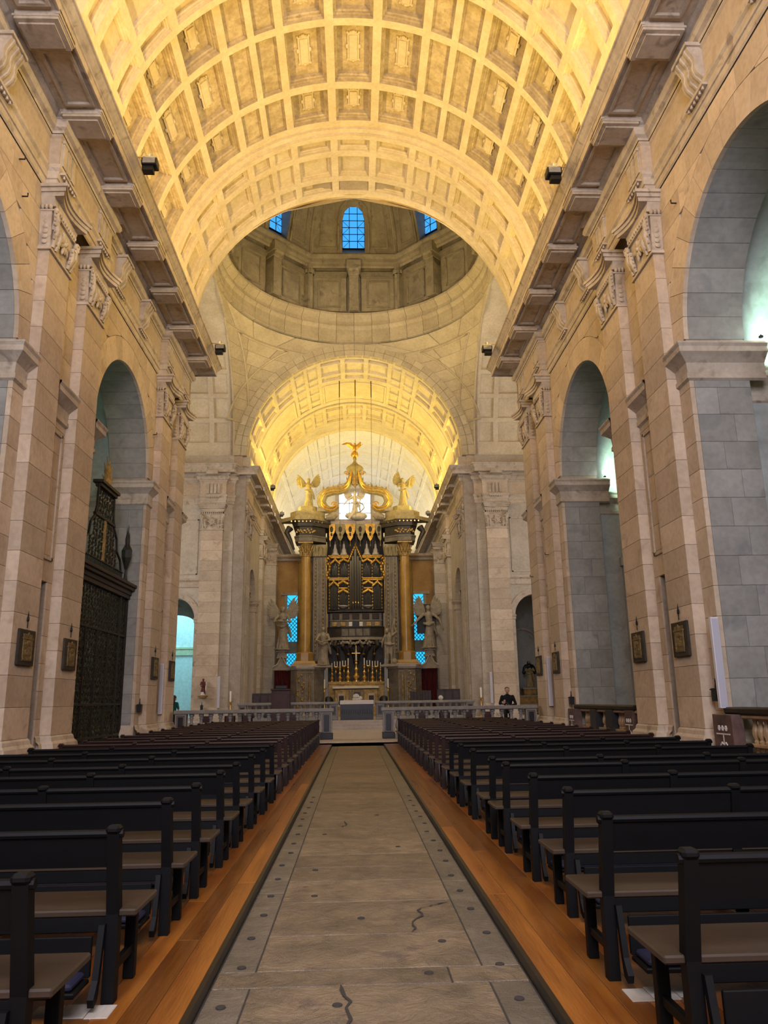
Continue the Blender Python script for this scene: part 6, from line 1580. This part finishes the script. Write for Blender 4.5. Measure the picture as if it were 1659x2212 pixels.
# ================================================================== PEOPLE
mn = thing('person', 'man in a black sweater looking down at his hands behind the rail', 'person', (6.05, 31.75, .14), rad(-8))
k = 1.06
B = [('c', [((-.10*k, 0, .06), .05), ((-.10*k, .01, .48), .062), ((-.09*k, 0, .90), .095)]), ('c', [((.10*k, 0, .06), .05), ((.10*k, .01, .48), .062), ((.09*k, 0, .90), .095)]), ('c', [((-.10, -.02, .05), .045), ((-.11, -.16, .04), .035)]), ('c', [((.10, -.02, .05), .045), ((.11, -.16, .04), .035)]),
     ('e', (0, 0, .98), (.17, .12, .14))]
U = [('c', [((0, 0, .96), .155), ((0, 0, 1.15), .15), ((0, .0, 1.36), .17)]), ('e', (0, .0, 1.40), (.22, .125, .16)), ('e', (0, .01, 1.26), (.19, .13, .2)),
     ('c', [((-.21, 0, 1.46), .075), ((-.31, -.02, 1.20), .06), ((-.18, -.26, 1.19), .046)]), ('c', [((.21, 0, 1.46), .075), ((.32, -.03, 1.18), .06), ((.06, -.27, 1.10), .046)]), ('c', [((0, -.01, 1.5), .075), ((0, -.03, 1.57), .058)])]
organic('legs', B, M_JEAN, .018, mn); organic('sweater', U, M_SWEAT, .016, mn)
Hd = [('c', [((0, -.02, 1.54), .05), ((0, -.05, 1.62), .05)])]+head((0, -.09, 1.715), .235, -12)
organic('head', Hd, M_SKIN, .010, mn, 1)
organic('hair', [('e', (0, -.05, 1.775), (.098, .112, .075)), ('e', (0, .0, 1.73), (.095, .075, .10))], M_HAIRB, .012, mn, 2)
organic('hand', [('c', [((-.2, -.25, 1.19), .035), ((-.16, -.28, 1.21), .034)])]+hand((-.17, -.27, 1.20), (.3, -.2, .9), (1, 0, 0), 1.0), M_SKIN, .007, mn, 1)
organic('hand', [('c', [((.08, -.26, 1.10), .035), ((.04, -.28, 1.10), .034)])]+hand((.05, -.28, 1.10), (-1, -.1, .25), (0, -.3, 1), 1.0), M_SKIN, .007, mn, 1)
ph = thing('phone', 'small pale phone held in the hands of the man', 'phone', (5.98, 31.40, 1.25)); MB().cbox(-.035, .035, -.006, .006, 0, .14, .004).obj('case', M_BLACK, ph); MB().box(-.03, .03, .006, .008, .01, .13).obj('screen', M_GREYM, ph)
wo = thing('person', 'woman with long dark hair in a teal shirt near the cyan doorway', 'person', (-7.78, 34.0, .14), rad(150))
W_ = [('c', [((-.09, 0, .06), .045), ((-.09, .01, .46), .055), ((-.08, 0, .86), .09)]), ('c', [((.09, 0, .06), .045), ((.09, .01, .46), .055), ((.08, 0, .86), .09)]), ('c', [((-.09, -.02, .05), .04), ((-.10, -.15, .04), .032)]), ('c', [((.09, -.02, .05), .04), ((.10, -.15, .04), .032)]), ('e', (0, 0, .94), (.165, .12, .13))]
organic('legs', W_, M_JEAN, .018, wo)
organic('shirt', [('c', [((0, 0, .95), .14), ((0, 0, 1.12), .12), ((0, 0, 1.30), .14)]), ('e', (0, 0, 1.36), (.19, .11, .13)), ('c', [((-.18, 0, 1.40), .065), ((-.24, -.02, 1.2), .055)]), ('c', [((.18, 0, 1.40), .065), ((.24, -.02, 1.2), .055)])], M_TEAL, .016, wo)
for sg in (-1, 1): organic('arm', [('c', [((sg*.235, -.02, 1.22), .042), ((sg*.25, -.03, 1.12), .038), ((sg*.19, -.2, .98), .030)])]+hand((sg*.19, -.2, .98), (-sg*.4, -.6, -.2), (0, 0, 1), .9), M_SKIN, .008, wo, 1)
organic('head', [('c', [((0, 0, 1.46), .045), ((0, -.02, 1.54), .045)])]+head((0, -.03, 1.62), .22, 0), M_SKIN, .010, wo, 1)
organic('hair', [('e', (0, .01, 1.665), (.10, .115, .085)), ('c', [((0, .06, 1.62), .10), ((0, .09, 1.4), .11), ((0, .09, 1.2), .09)])], M_HAIR, .014, wo, 2)
